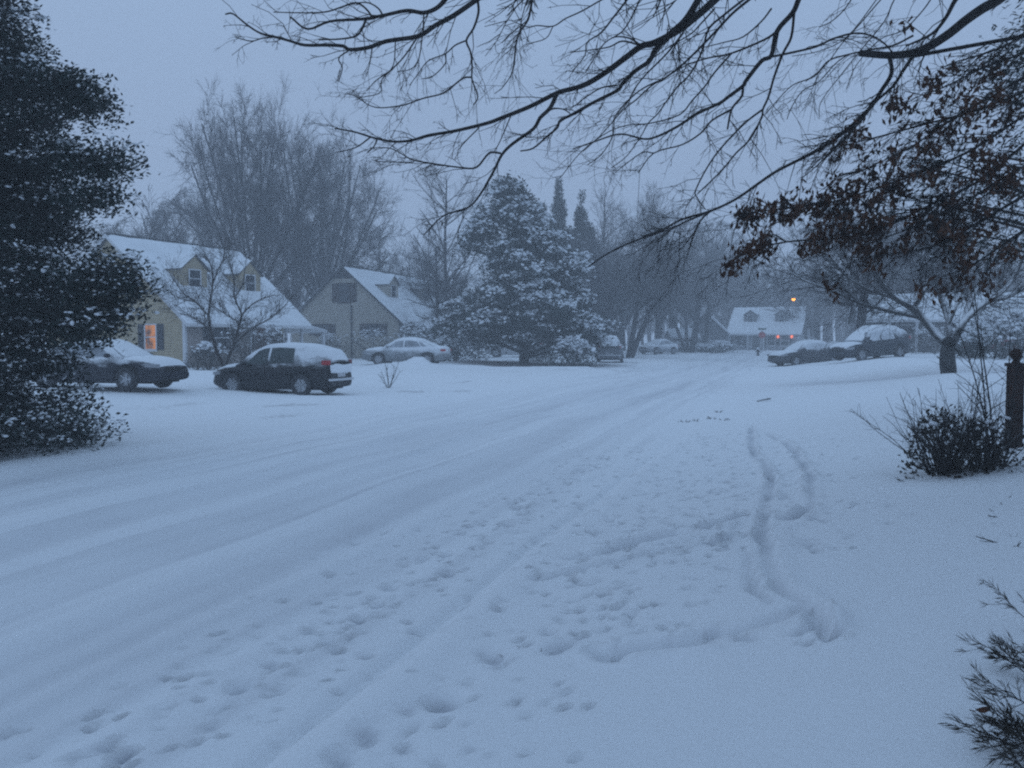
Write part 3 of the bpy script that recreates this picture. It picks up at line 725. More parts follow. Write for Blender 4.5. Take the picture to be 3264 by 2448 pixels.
# ------------------------------------------------------------------ houses
class House:
    """local x runs along the front wall, y into the house, z up; origin at the front corner nearest the left gable"""
    def __init__(s, label, loc, fdir, L, D, eave, ridge, wall, front=None, ov=.35, ovx=.25, rake=None, snow=.14, group=None, name='house', recess=None, bare_seed=0):
        f = unit(np.array(fdir, float))
        s.root = empty(name, loc, math.atan2(f[1], f[0]), label, 'house', group)
        s.L, s.D, s.eave, s.ridge, s.ov, s.ovx = L, D, eave, ridge, ov, ovx
        s.slope = (ridge - eave) / (D / 2)
        fx = recess[0] if recess else L
        g = Geo()
        pent = lambda x, y0=0: [(x, y0, -.6), (x, D, -.6), (x, D, eave), (x, D / 2, ridge - .02), (x, 0, eave)] + ([] if not y0 else [])
        g.poly_prism(pent(0), (fx, 0, 0))
        if recess:   # porch cut back under the eave
            x, d = fx, recess[1]
            g.poly_prism([(x, d, -.6), (x, D, -.6), (x, D, eave), (x, D / 2, ridge - .02), (x, d, eave + d * s.slope)], (L - fx, 0, 0))
            g.poly_prism([(L - .12, 0, eave - .05), (L - .12, d, eave - .05), (L - .12, d, eave + d * s.slope)], (.12, 0, 0))
        g.build('wall', wall, s.root)
        if front:
            g = Geo(); g.box(.12, fx - .02, -.02, .0, -.6, eave - .02); g.build('front_wall', front, s.root)
        # roof: two slabs
        g = Geo(); th = .13
        prof = [(-ov, eave - ov * s.slope), (D / 2, ridge), (D + ov, eave - ov * s.slope)]
        for sd in (0, 1):
            (ya, za), (yb, zb) = prof[sd], prof[sd + 1]
            g.poly_prism([(-ovx, ya, za), (-ovx, yb, zb), (-ovx, yb, zb + th), (-ovx, ya, za + th)], (L + 2 * ovx, 0, 0))
        s.roof = g.build('roof', M['shingle'], s.root)
        g = Geo()
        for sd in (0, 1):
            a = np.linspace(-ovx - .03, L + ovx + .03, 70)[:, None]; v = np.linspace(0, 1, 36)[None, :]
            ya, yb = (-ov - .05, D / 2 - .06) if sd == 0 else (D + ov + .05, D / 2 + .06)
            y = ya + (yb - ya) * v + 0 * a
            zl = eave + s.slope * (np.minimum(y, D - y)) + th
            e = np.clip((1 - np.abs(2 * v - 1) ** 30) * (1 - np.abs(2 * (a + ovx) / (L + 2 * ovx) - 1) ** 60), 0, 1) ** .5
            nz = vnoise(a * .9 + 7 * sd + bare_seed, y * .9, 61) * .09 + vnoise(a * 3, y * 3 + bare_seed, 62) * .03
            g.grid(bst([a + 0 * v, y, zl - .02 + (snow + nz) * e], -1))
        g.build('roof_snow', M['roof_snow'], s.roof, smooth=True)
        # rake boards and gutter board
        for x in (-ovx - .025, L + ovx + .003):
            for sd in (0, 1):
                g = Geo()
                (ya, za), (yb, zb) = prof[sd], prof[sd + 1]
                g.poly_prism([(x, ya, za - .08), (x, yb, zb - .08), (x, yb, zb + th - .01), (x, ya, za + th - .01)], (.022, 0, 0))
                g.build('rake_board', rake or M['trim'], s.root)
        g = Geo(); z = eave - ov * s.slope
        g.box(-ovx, L + ovx, -ov - .1, -ov - .003, z - .06, z + .1); g.build('gutter', M['trim'], s.root)
        g = Geo(); g.box(-ovx + .03, L + ovx - .03, D / 2 - .12, D / 2 + .12, ridge + th - .02, ridge + th + .055); g.build('ridge_cap', M['shingle'], s.roof)
    def wb(s, g, wall, a0, a1, b0, b1, o0, o1, dep=0):
        if wall == 'front': g.box(a0, a1, dep - o1, dep - o0, b0, b1)
        elif wall == 'left': g.box(-o1, -o0, a0, a1, b0, b1)
        else: g.box(s.L + o0, s.L + o1, a0, a1, b0, b1)
    def window(s, wall, a, b, w, h, shutters=None, lit=False, frame=None, dep=0, bars=True, glass=None, sh_w=.38, o=.0):
        g = Geo(); t = .07
        for (x0, x1, z0, z1) in ((a - w / 2 - t, a - w / 2, b - h / 2 - t, b + h / 2 + t), (a + w / 2, a + w / 2 + t, b - h / 2 - t, b + h / 2 + t), (a - w / 2, a + w / 2, b + h / 2, b + h / 2 + t), (a - w / 2, a + w / 2, b - h / 2 - t, b - h / 2)):
            s.wb(g, wall, x0, x1, z0, z1, o + .003, o + .06, dep)
        if bars:
            s.wb(g, wall, a - w / 2, a + w / 2, b - .025, b + .025, o + .02, o + .05, dep)
        s.wb(g, wall, a - w / 2 - t - .04, a + w / 2 + t + .04, b - h / 2 - t - .06, b - h / 2 - t - .002, o + .003, o + .1, dep)
        fr = g.build('window', frame or M['trim'], s.root)
        g = Geo(); s.wb(g, wall, a - w / 2, a + w / 2, b - h / 2, b + h / 2, o + .002, o + .018, dep)
        p = g.build('pane', M['lit'] if lit else (glass or M['glass']), fr)
        if shutters:
            for sd in (-1, 1):
                g = Geo(); c = a + sd * (w / 2 + t + .03 + sh_w / 2)
                s.wb(g, wall, c - sh_w / 2, c + sh_w / 2, b - h / 2 - .05, b + h / 2 + .05, o + .003, o + .05, dep)
                for k in range(7):
                    z = b - h / 2 + .04 + k * (h - .06) / 7
                    s.wb(g, wall, c - sh_w / 2 + .05, c + sh_w / 2 - .05, z, z + (h - .06) / 14, o + .052, o + .062, dep)
                g.build('shutter', shutters, s.root)
        return fr
    def dormer(s, x, y0, w, he, hp, mat_, snow=.1):
        """gabled dormer: front face at depth y0, wall height he above the roof there, peak hp"""
        z0 = s.eave + s.slope * y0 + .13; ze, zp = z0 + he, z0 + hp
        y1 = y0 + (hp / s.slope) + .25
        g = Geo(); h = w / 2
        g.poly_prism([(x - h, y0, z0 - .25), (x + h, y0, z0 - .25), (x + h, y0, ze), (x, y0, zp), (x - h, y0, ze)], (0, y1 - y0, 0))
        d = g.build('dormer', mat_, s.root)
        g = Geo(); sl = (zp - ze) / h; o = .12
        for sd in (-1, 1):
            g.poly_prism([(x + sd * (h + o), y0 - .12, ze - o * sl), (x, y0 - .12, zp), (x, y0 - .12, zp + .08), (x + sd * (h + o), y0 - .12, ze - o * sl + .08)], (0, y1 - y0 + .1, 0))
        r = g.build('dormer_roof', M['shingle'], d)
        g = Geo()
        for sd in (-1, 1):
            v = np.linspace(0, 1, 8)[:, None]; yy = np.linspace(y0 - .14, y1, 10)[None, :]
            xx = x + sd * (h + o + .02) * (1 - v) + 0 * yy
            zz = ze - o * sl + .08 + (zp - ze + o * sl) * v + 0 * yy
            e = (1 - (1 - v) ** 8) * np.clip((yy - (y0 - .14)) / .1, 0, 1) ** .5
            g.grid(bst([xx, yy + 0 * v, zz - .01 + snow * e], -1))
        g.build('dormer_snow', M['roof_snow'], d, smooth=True)
        ww, wh = w * .42, he * .82; zc = z0 + he * .52
        g = Geo()
        for (a0, a1, b0, b1) in ((x - ww / 2 - .06, x - ww / 2, zc - wh / 2, zc + wh / 2), (x + ww / 2, x + ww / 2 + .06, zc - wh / 2, zc + wh / 2), (x - ww / 2 - .06, x + ww / 2 + .06, zc + wh / 2, zc + wh / 2 + .06), (x - ww / 2 - .06, x + ww / 2 + .06, zc - wh / 2 - .06, zc - wh / 2), (x - ww / 2, x + ww / 2, zc - .02, zc + .02)):
            g.box(a0, a1, y0 - .05, y0 - .003, b0, b1)
        g.build('window_frame', M['trim'], d)
        g = Geo(); g.box(x - ww / 2, x + ww / 2, y0 - .02, y0 - .002, zc - wh / 2, zc + wh / 2); g.build('pane', M['glass'], d)
    def post(s, x, y, h, mat_=None, r=.07):
        g = Geo(); g.box(x - r, x + r, y - r, y + r, -.5, h); g.box(x - r - .03, x + r + .03, y - r - .03, y + r + .03, h, h + .08)
        g.build('post', mat_ or M['trim'], s.root)
    def door(s, a, w, h, mat_, dep=0, z0=.12):
        g = Geo(); s.wb(g, 'front', a - w / 2, a + w / 2, z0, z0 + h, .003, .05, dep)
        for (u0, u1, v0, v1) in ((.12, .44, .1, .45), (.56, .88, .1, .45), (.12, .44, .55, .92), (.56, .88, .55, .92)):
            s.wb(g, 'front', a - w / 2 + u0 * w, a - w / 2 + u1 * w, z0 + v0 * h, z0 + v1 * h, .052, .065, dep)
        d = g.build('door', mat_, s.root)
        g = Geo(); s.wb(g, 'front', a - w / 2 - .12, a - w / 2 - .004, z0, z0 + h + .1, .003, .08, dep); s.wb(g, 'front', a + w / 2 + .004, a + w / 2 + .12, z0, z0 + h + .1, .003, .08, dep)
        g.build('door_frame', M['trim'], d)
        g = Geo(); g.lathe([(0, -.1), (.03, -.09), (.035, -.07), (.012, -.05), (.012, 0)], 8, c=(a + w * .38, dep, z0 + h * .47), axis='y'); g.build('handle', M['metal'], d)

# yellow house on the left
hz = .22
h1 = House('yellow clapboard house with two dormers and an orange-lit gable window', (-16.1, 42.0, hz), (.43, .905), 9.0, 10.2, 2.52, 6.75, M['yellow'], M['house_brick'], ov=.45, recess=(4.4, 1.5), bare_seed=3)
h1.window('left', 2.3, 1.58, .72, 1.2, M['shutter'], lit=True, sh_w=.42)
h1.window('left', 7.6, 1.55, .85, 1.35, M['shutter'], sh_w=.42)
h1.window('left', 5.1, 4.6, .8, 1.2, M['shutter'], sh_w=.38)
h1.window('front', 2.4, 1.55, 1.3, 1.25, M['shutter'], o=.02, sh_w=.5)
h1.window('front', 5.4, 1.5, .9, 1.3, M['shutter'], dep=1.5)
h1.window('front', 8.3, 1.5, .6, 1.3, dep=1.5)
h1.door(7.0, .95, 2.05, M['red_door'], dep=1.5)
for x in (4.6, 6.1, 7.5, 8.85): h1.post(x, .05, 2.35)
h1.dormer(2.4, 1.75, 1.75, 1.05, 1.75, M['yellow_shingle'])
h1.dormer(6.5, 1.75, 1.75, 1.05, 1.75, M['yellow_shingle'])
g = Geo(); g.box(-.025, .11, -.04, .14, -.5, 2.5); g.build('corner_board', M['trim'], h1.root)
g = Geo(); g.poly_prism([(9.02, .3, 2.3), (9.02, 4.5, 2.3), (9.02, 4.5, 2.45), (9.02, .3, 2.45)], (2.6, 0, -.45)); pr = g.build('side_porch_roof', M['trim'], h1.root)
g = Geo(); a = np.linspace(9.0, 11.7, 14)[:, None]; v = np.linspace(.25, 4.55, 14)[None, :]
e = (1 - np.abs((v - 2.4) / 2.15) ** 20)
g.grid(bst([a + 0 * v, v + 0 * a, 2.43 - (a - 9.02) * .173 + .12 * np.clip(e, 0, 1)], -1)); g.build('porch_snow', M['roof_snow'], pr, smooth=True)
h1.post(11.45, .5, 1.9, r=.09); h1.post(11.45, 4.3, 1.9, r=.09)

# tan gabled house
h2 = House('tan house with its plain gable end and three dark-shuttered windows towards us', (-8.5, 64.0, .2), (.316, .949), 12.2, 9.2, 3.0, 7.0, M['tan'], M['grey_siding'], ov=.5, rake=M['dark_trim'], bare_seed=11)  # darker front siding paints in the shade under the eave
h2.window('left', 4.55, 5.05, .9, 1.35, M['shutter_brown'], sh_w=.5, frame=M['shutter_brown'])
h2.window('left', 6.5, 2.25, 1.1, .75, M['shutter_brown'], sh_w=.5, frame=M['shutter_brown'])
h2.window('left', 2.1, 2.25, 1.1, .75, M['shutter_brown'], sh_w=.5, frame=M['shutter_brown'])
g = Geo(); h2.wb(g, 'left', 3.9, 4.0, -.3, 4.1, .003, .09); g.build('flue_pipe', M['dark_metal'], h2.root)
g = Geo(); g.poly_prism([(-.03, 4.6 - .95, 6.15), (-.03, 4.6 + .95, 6.15), (-.03, 4.6, 6.98)], (.028, 0, 0)); g.build('gable_vent', M['dark_trim'], h2.root)
h2.dormer(2.8, 1.8, 1.7, 1.1, 1.75, M['tan']); h2.dormer(9.0, 1.8, 1.7, 1.1, 1.75, M['tan'])
h2.window('front', 3.0, 1.6, 1.2, 1.2, M['shutter'], o=.02); h2.window('front', 9.4, 1.6, 1.2, 1.2, M['shutter'], o=.02); h2.door(6.2, 1.0, 2.1, M['dark_trim'], dep=-.02)

# house facing down the street
zf = zg(31, 111)
h3 = House('small far house facing down the street, snowy roof with two dormers', (28.4, 112.0, zf), (.88, -.47), 9.0, 8.2, 2.3, 5.6, M['pale_siding'], ov=.4, bare_seed=21)
h3.dormer(2.5, 1.4, 1.6, 1.05, 1.6, M['grey_siding']); h3.dormer(6.5, 1.4, 1.6, 1.05, 1.6, M['grey_siding'])
for x in (1.3, 5.5, 7.2): h3.window('front', x, 1.25, .95, 1.3, M['shutter'])
h3.door(3.6, 1.0, 2.0, M['dark_trim'])
for x in (.1, 2.6, 4.6, 8.9): h3.post(x, -.33, 1.95)
for a in (6.35, 8.05):
    g = Geo(); g.lathe([(0, -.2), (.13, -.16), (.16, 0), (.13, .16), (0, .2)], 12, c=(a, -.16, 1.72)); o = g.build('porch_lamp', M['porch_lamp'], h3.root, smooth=True)
    g = Geo(); g.box(a - .03, a + .03, -.16, .0, 1.9, 1.96); g.build('bracket', M['dark_metal'], o)

h4 = House('far gabled house beside the house at the street end', (26.2, 103.5, zg(24, 104)), (.25, .97), 6.5, 5.4, 2.2, 4.7, M['grey_siding'], ov=.3)
h4.window('left', 2.7, 1.4, .9, 1.2)
h5 = House('little far shed with a snow-topped roof', (18.6, 98.5, zg(19, 98)), (.97, .1), 2.9, 3.0, 1.75, 2.55, M['grey_siding'], ov=.25, name='shed')
g = Geo(); g.box(.8, 1.9, -.05, -.003, -.1, 1.6); g.build('door', M['dark_trim'], h5.root)
h6 = House('long grey house with white porch posts on the rise to the right', (25.3, 62.0, zg(26, 61) - .1), (.95, -.3), 18, 9, 2.5, 4.4, M['grey_siding'], ov=.4, recess=(9.0, 1.2), bare_seed=31)
for x in (1.2, 3.0): h6.window('front', x, 1.4, 1.2, 1.3, M['shutter'])
for x in (.2, 1.9, 3.7, 8.9): h6.post(x, -.3, 2.2, r=.09)
h6.window('front', 11.5, 1.4, 1.6, 1.3, dep=1.2); h6.door(14.5, 1.0, 2.0, M['dark_trim'], dep=1.2)

# ------------------------------------------------------------------ street furniture
p = at(793.5, 299, 96)
lamp = empty('street_lamp', (p[0] + 1.5, p[1], zg(p[0] + 1.5, p[1])), 0, 'lit orange street lamp above the far house roof', 'street lamp')
hgt = p[2] - lamp.location.z
g = Geo(); g.lathe([(.11, -.3), (.1, .5), (.07, hgt + .35)], 10); g.build('pole', M['dark_metal'], lamp, smooth=True)
g = Geo(); tubes(g, [(np.array([(0, 0, hgt + .1), (-.5, 0, hgt + .42), (-1.1, 0, hgt + .3)]), np.array([.045, .04, .035]))], 6); g.build('arm', M['dark_metal'], lamp)
g = Geo(); g.lathe([(0, .28), (.16, .24), (.3, .1), (.32, .04)], 14, c=(-1.5, 0, hgt)); g.box(-1.3, -1.05, -.06, .06, hgt + .22, hgt + .3); g.build('lamp_hood', M['dark_metal'], lamp, smooth=True)
g = Geo(); g.lathe([(.2, .06), (.2, -.03), (.15, -.14), (.07, -.2), (0, -.21)], 14, c=(-1.5, 0, hgt)); g.build('lamp_glass', M['lamp'], lamp, smooth=True)

p = at(762, 335, 97)
sg = empty('stop_sign', (p[0], p[1], zg(p[0], p[1])), -.28, 'red octagonal sign on a post with a street name blade above', 'road sign')
zc = p[2] - sg.location.z
g = Geo(); g.box(-.035, .035, .0, .07, -.3, zc + .8); g.build('post', M['metal'], sg)
oc = [(.43 * math.cos(math.pi / 8 + k * math.pi / 4), -.03, zc + .43 * math.sin(math.pi / 8 + k * math.pi / 4)) for k in range(8)]
g = Geo(); g.poly_prism(oc, (0, .02, 0)); g.build('rim', M['trim'], sg)
g = Geo(); g.poly_prism([(x * .92, -.034, zc + (z - zc) * .92) for x, y, z in oc], (0, .003, 0)); g.build('sign_face', M['sign_red'], sg)
g = Geo(); g.box(-.45, .45, -.01, .0, zc + .58, zc + .78); g.build('name_blade', M['sign_green'], sg)

p = gnd(758, 355.5)
hy = empty('fire_hydrant', (p[0], p[1], zg(p[0], p[1])), .4, 'small dark snow-capped hydrant at the far end of the street', 'hydrant')
g = Geo(); g.lathe([(.16, -.1), (.16, .06), (.11, .08), (.11, .46), (.15, .48), (.14, .55), (.08, .64), (.03, .68), (0, .69)], 14); g.build('barrel', M['dark_metal'], hy, smooth=True)
g = Geo(); g.lathe([(.0, -.24), (.07, -.24), (.07, .24), (0, .24)], 10, c=(0, 0, .38), axis='x'); g.build('nozzle', M['dark_metal'], hy, smooth=True)
g = Geo(); g.lathe([(.13, .6), (.12, .7), (.07, .77), (0, .79)], 12); g.build('snow_cap', M['snow'], hy, smooth=True)

# wooden gate post at the right edge
gx, gy = 5.56, 9.4
zp = zg(gx, gy)
gp = empty('gate_post', (gx, gy, zp), .2, 'dark reddish wooden post with a ball finial beside the bush', 'post')
hh = 1.65 + (340 - 362) * gy / F - zp
g = Geo(); g.box(-.062, .062, -.062, .062, -.2, hh - .05); g.build('shaft', M['old_wood'], gp)
g = Geo(); g.box(-.078, .078, -.078, .078, hh - .048, hh - .01); g.build('cap', M['old_wood'], gp)
g = Geo(); g.lathe([(.05, hh - .01), (.03, hh + .02), (.035, hh + .03), (.055, hh + .05), (.065, hh + .085), (.055, hh + .12), (.03, hh + .145), (0, hh + .15)], 16); g.build('finial', M['old_wood'], gp, smooth=True)

# far low hedge and snowy hedges round the houses
def clump_bush(name, label, cat, x, y, rx, ry, h, mat_, n, leaf, rng, snow=0.0, group=None, stems=12, z0=None, dz=0.0, parent_snow=True):
    z = zg(x, y) if z0 is None else z0
    root = empty(name, (x, y, z + dz), 0, label, cat, group)
    a = rng.uniform(0, 6.28, n); u = rng.uniform(0, 1, n) ** .5; r = u * (1 + .18 * np.sin(a * 3 + rng.uniform(0, 6)) + .12 * np.sin(a * 7 + 1))
    zz = rng.uniform(.02, 1, n)
    shape = np.sqrt(np.clip(1 - (np.clip(zz - .3, 0, 1) / .72) ** 2, 0, 1))
    C = bst([rx * r * shape * np.cos(a), ry * r * shape * np.sin(a), h * zz * (1 + .12 * np.sin(a * 5))], -1) + rng.normal(0, leaf * .5, (n, 3))
    D = unit(C * np.array([1 / rx, 1 / ry, .3 / h]) + rng.normal(0, .6, (n, 3)) + np.array([0, 0, .3]))
    g = Geo(); leaf_cards(g, C, D, rng.normal(0, 1, (n, 3)), rng.uniform(.7, 1.3, n) * leaf, rng.uniform(.35, .6, n) * leaf)
    g.build('foliage', mat_, root)
    P = []
    for k in range(stems):
        a_ = rng.uniform(0, 6.28); q = np.array([rx * .8 * math.cos(a_), ry * .8 * math.sin(a_), h * .8])
        P.append((np.array([(0, 0, -.1), q * [.35, .35, .5], q]), np.array([.02, .013, .004])))
    g = Geo(); tubes(g, P, 4); g.build('stem', M['bark_mid'], root)
    if snow:
        k = int(n * snow); i = np.argsort(-(C[:, 2] + rng.normal(0, h * .22, n)))[:k]
        g = Geo(); s_ = leaf * rng.uniform(.5, 1.1, k); lumps(g, C[i] + np.array([0, 0, leaf * .3]), s_, s_ * .8, s_ * .4, rng)
        g.build('snow_lumps', M['snow'], root, smooth=True)  # lumps of snow lying on the leaves, no foliage in this part
    return root
rng = np.random.default_rng(5)
for k, (px, d, rx, h) in enumerate([(683, 96, 2.2, .9), (703, 94, 1.6, .7), (720, 95, 1.6, 1.1)]):
    q = at(px, 350, d)
    clump_bush('hedge_bush', ['wide low dark hedge bush below the small shed', 'low hedge bush between two others before the far gabled house', 'round hedge bush nearest the far dormered house'][k], 'bush', q[0], q[1], rx, 1.0, h, M['conifer'], 700, .22, rng, .25, 'far hedge bushes')
for k, (px, d, rx, h, mt, lab) in enumerate([(208, 39.5, 1.0, 1.1, 'shrub_grey', 'grey leafless shrub by the white corner board of the yellow house'), (245, 41, 1.1, 2.3, 'shrub_grey', 'snowy shrub before the porch of the yellow house'), (273, 43.5, .9, 1.9, 'shrub_grey', 'snow-dusted shrub near the red door'),
                                           (373, 60, 2.4, 1.9, 'shrub_grey', 'grey rounded shrub under the right-hand gable window of the tan house'), (329, 60, 1.3, 1.6, 'shrub_grey', 'small shrub under the left-hand gable window of the tan house'), (426, 60, 2.3, 2.4, 'conifer', 'dark domed evergreen shrub behind the silver sedan'),
                                           (456, 56, 2.2, 1.5, 'conifer', 'low evergreen shrub between the silver sedan and the magnolia'), (572, 50, 1.5, 1.5, 'conifer', 'dark bush at the right foot of the snowy magnolia'), (540, 58, 1.2, 1.0, 'shrub_grey', 'small shrub under the snowy magnolia'),
                                           (1003, 41, 2.6, 1.9, 'conifer', 'dark evergreen shrub on the rise behind the gate post'), (972, 44, 1.6, 1.1, 'conifer', 'low evergreen shrub beside the bare snowy tree'), (935, 58, 3.0, 1.6, 'shrub_grey', 'grey hedge shrub behind the tail of the estate car'), (806, 60, 1.6, 1.3, 'shrub_grey', 'snowy shrub beyond the low dark car')]):
    q = at(px, 350, d)
    clump_bush('shrub', lab, 'shrub', q[0], q[1], rx, rx * .8, h, M[mt], 1500 if mt == 'conifer' else 2200, .16 if mt == 'conifer' else .1, rng, .22 if mt == 'conifer' else .06, stems=18)
# ------------------------------------------------------------------ growing things
def tubes_arr(g, P, R, k):
    tubes(g, [], k)
    T = np.empty_like(P)
    T[:, 1:-1] = P[:, 2:] - P[:, :-2]; T[:, 0] = P[:, 1] - P[:, 0]; T[:, -1] = P[:, -1] - P[:, -2]
    T = unit(T)
    ref = np.eye(3)[np.argmin(np.abs(T.mean(1)), axis=1)][:, None, :]
    A = unit(np.cross(T, ref)); B = np.cross(T, A)
    ang = np.linspace(0, 2 * np.pi, k, endpoint=False)
    V = P[:, :, None, :] + R[:, :, None, None] * (A[:, :, None, :] * np.cos(ang)[None, None, :, None] + B[:, :, None, :] * np.sin(ang)[None, None, :, None])
    N, n = P.shape[:2]
    i = np.arange(N * n * k).reshape(N, n, k); j = np.roll(i, -1, 2)
    g.add(V.reshape(-1, 3), bst([i[:, :-1], j[:, :-1], j[:, 1:], i[:, 1:]], -1).reshape(-1, 4))

def run(rng, P, D, L, R, n, jit, trop, tip=.4):
    """grow N branches of n points from P along D; trop: pull towards up (+) or down (-)"""
    N = len(P); pts = np.empty((N, n, 3)); pts[:, 0] = P; d = unit(D)
    for i in range(1, n):
        d = unit(d + rng.normal(0, jit, (N, 3)) + np.array([0, 0, trop]))
        pts[:, i] = pts[:, i - 1] + d * (L / (n - 1))[:, None]
    rad = R[:, None] * np.linspace(1, tip, n)[None]
    return pts, rad

def spawn(rng, pts, rad, k, ang, f0=.25, f1=1.0):
    """k children per branch: start points, directions, parent radius there, position along the parent"""
    N, n = pts.shape[:2]
    f = rng.uniform(f0, f1, (N, k)) * (n - 1) * .999
    i = f.astype(int); t = (f - i)[..., None]; r = np.arange(N)[:, None]
    P = pts[r, i] * (1 - t) + pts[r, i + 1] * t
    T = unit(pts[r, i + 1] - pts[r, i])
    a = rng.uniform(ang[0], ang[1], (N, k, 1))
    S = unit(np.cross(T, rng.normal(0, 1, (N, k, 3))))
    D = T * np.cos(a) + S * np.sin(a)
    rr = rad[r, i] * (1 - t[..., 0]) + rad[r, i + 1] * t[..., 0]
    return P.reshape(-1, 3), D.reshape(-1, 3), rr.ravel(), (f / (n - 1)).ravel()

def grow(rng, start, levels):
    """start: (P, D, L, R) of the first level; returns [(pts, rad), ...] per level"""
    P, D, L, R = start; out = []
    for q, lv in enumerate(levels):
        pts, rad = run(rng, P, D, L, R, lv['n'], lv['jit'], lv['trop'], lv.get('tip', .4))
        out.append((pts, rad))
        if q + 1 < len(levels):
            nx = levels[q + 1]
            P, D, rr, f = spawn(rng, pts, rad, nx['k'], nx['ang'], nx.get('f0', .25))
            Lp = np.repeat(L, nx['k'])
            lr = nx.get('lr')
            L = Lp * nx['ratio'] * (rng.uniform(*lr, len(Lp)) if lr else rng.uniform(.6, 1.25, len(Lp)) * (1.2 - .6 * f))
            R = np.minimum(np.maximum(rr * nx['rr'], nx['rmin']), rr)
    return out

KINDS = {
 'fan': [dict(n=4, jit=.04, trop=.05, tip=.85), dict(n=8, k=16, ang=(.04, 1.0), ratio=3.0, rr=.3, rmin=.02, f0=.7, lr=(.9, 1.12), jit=.07, trop=.03), dict(n=5, k=12, ang=(.35, 1.05), ratio=.46, rr=.36, rmin=.012, f0=.2, jit=.13, trop=.02),
         dict(n=4, k=9, ang=(.4, 1.1), ratio=.5, rr=.5, rmin=.008, f0=.12, jit=.15, trop=.02), dict(n=3, k=10, ang=(.35, 1.0), ratio=.6, rr=.6, rmin=.0064, f0=.1, jit=.16, trop=.02)],
 'spread': [dict(n=5, jit=.05, trop=.1, tip=.6), dict(n=6, k=18, ang=(.5, 1.15), ratio=.75, rr=.32, rmin=.02, f0=.3, jit=.12, trop=.07), dict(n=5, k=10, ang=(.35, .9), ratio=.5, rr=.45, rmin=.012, f0=.15, jit=.13, trop=.04),
            dict(n=4, k=8, ang=(.35, .9), ratio=.52, rr=.5, rmin=.008, f0=.15, jit=.15, trop=.03), dict(n=3, k=7, ang=(.3, .9), ratio=.55, rr=.6, rmin=.006, f0=.1, jit=.15, trop=.03)],
 'narrow': [dict(n=7, jit=.03, trop=.15, tip=.25), dict(n=5, k=34, ang=(.5, 1.0), ratio=.36, rr=.4, rmin=.014, f0=.15, jit=.09, trop=.13), dict(n=4, k=9, ang=(.3, .8), ratio=.45, rr=.5, rmin=.008, f0=.15, jit=.12, trop=.08),
            dict(n=3, k=9, ang=(.3, .9), ratio=.5, rr=.6, rmin=.006, f0=.1, jit=.15, trop=.05)],
 'tiered': [dict(n=7, jit=.02, trop=.15, tip=.2), dict(n=5, k=60, ang=(1.0, 1.6), ratio=.42, rr=.4, rmin=.014, f0=.08, jit=.08, trop=.0), dict(n=4, k=9, ang=(.4, 1.0), ratio=.42, rr=.5, rmin=.009, f0=.15, jit=.12, trop=-.02),
            dict(n=3, k=9, ang=(.3, 1.0), ratio=.5, rr=.6, rmin=.005, f0=.1, jit=.15, trop=-.03)],
 'multi': [dict(n=6, jit=.05, trop=.06, tip=.5), dict(n=6, k=10, ang=(.35, .9), ratio=.6, rr=.45, rmin=.018, f0=.3, jit=.1, trop=.06), dict(n=5, k=8, ang=(.3, .8), ratio=.5, rr=.5, rmin=.01, f0=.2, jit=.12, trop=.04),
           dict(n=4, k=8, ang=(.3, .8), ratio=.52, rr=.5, rmin=.006, f0=.15, jit=.13, trop=.03), dict(n=3, k=6, ang=(.3, .9), ratio=.55, rr=.6, rmin=.004, f0=.1, jit=.15, trop=.03)],
}
def tree_meshes(kind, seed, mats=('bark_far', 'twig_far'), nlow=2):
    """a bare tree of height 1 and crown width 1, as two meshes (trunk and limbs / crown of twigs)"""
    rng = np.random.default_rng(seed)
    if kind == 'multi':
        k = 4; a = np.linspace(0, 6.28, k, endpoint=False) + .4
        st = (bst([.18 * np.cos(a), .18 * np.sin(a), a * 0 - .2], -1), unit(bst([.28 * np.cos(a), .28 * np.sin(a), a * 0 + 1], -1)), np.full(k, 5.5), np.full(k, .16))
    else:
        L0 = {'fan': 2.0, 'spread': 6.0, 'narrow': 9.0, 'tiered': 9.0}[kind]
        st = (np.array([[0, 0, -.2]]), np.array([[0, 0, 1.0]]), np.array([L0]), np.array([.3 if kind == 'fan' else .24]))
    lv = grow(rng, st, KINDS[kind])
    allp = np.concatenate([p.reshape(-1, 3) for p, _ in lv])
    if kind in ('spread', 'multi'):      # even, rounded crown: the longest shoots are held back
        Hx = np.percentile(allp[:, 2], 95); Rx = np.percentile(np.hypot(allp[:, 0], allp[:, 1]), 92)
        for p, _ in lv:
            q = np.stack([p[..., 0] / Rx, p[..., 1] / Rx, (p[..., 2] - .42 * Hx) / (.58 * Hx)], -1)
            e = np.linalg.norm(q, axis=-1, keepdims=True)
            f = np.where(e > 1, (1 + .3 * (e - 1)) / np.maximum(e, 1e-6), 1)
            up = p[..., 2:] > .3 * Hx
            q = np.where(up, q * f, q)
            p[...] = np.stack([q[..., 0] * Rx, q[..., 1] * Rx, q[..., 2] * .58 * Hx + .42 * Hx], -1)
        allp = np.concatenate([p.reshape(-1, 3) for p, _ in lv])
    H = np.percentile(allp[:, 2], 99.9); Wd = np.percentile(np.hypot(allp[:, 0], allp[:, 1]), 98) * 2
    sc = np.array([1 / Wd, 1 / Wd, 1 / H]); rs = 1 / H
    mm = []
    for part in (lv[:nlow], lv[nlow:]):
        g = Geo()
        for p, r in part:
            tubes_arr(g, p * sc, r * rs, 7 if r[0, 0] > .08 else 5 if r[0, 0] > .03 else 3)
        mm.append(g.mesh('bare_tree_part', True))
    mm[0].materials.append(M[mats[0]]); mm[1].materials.append(M[mats[1]])
    return mm

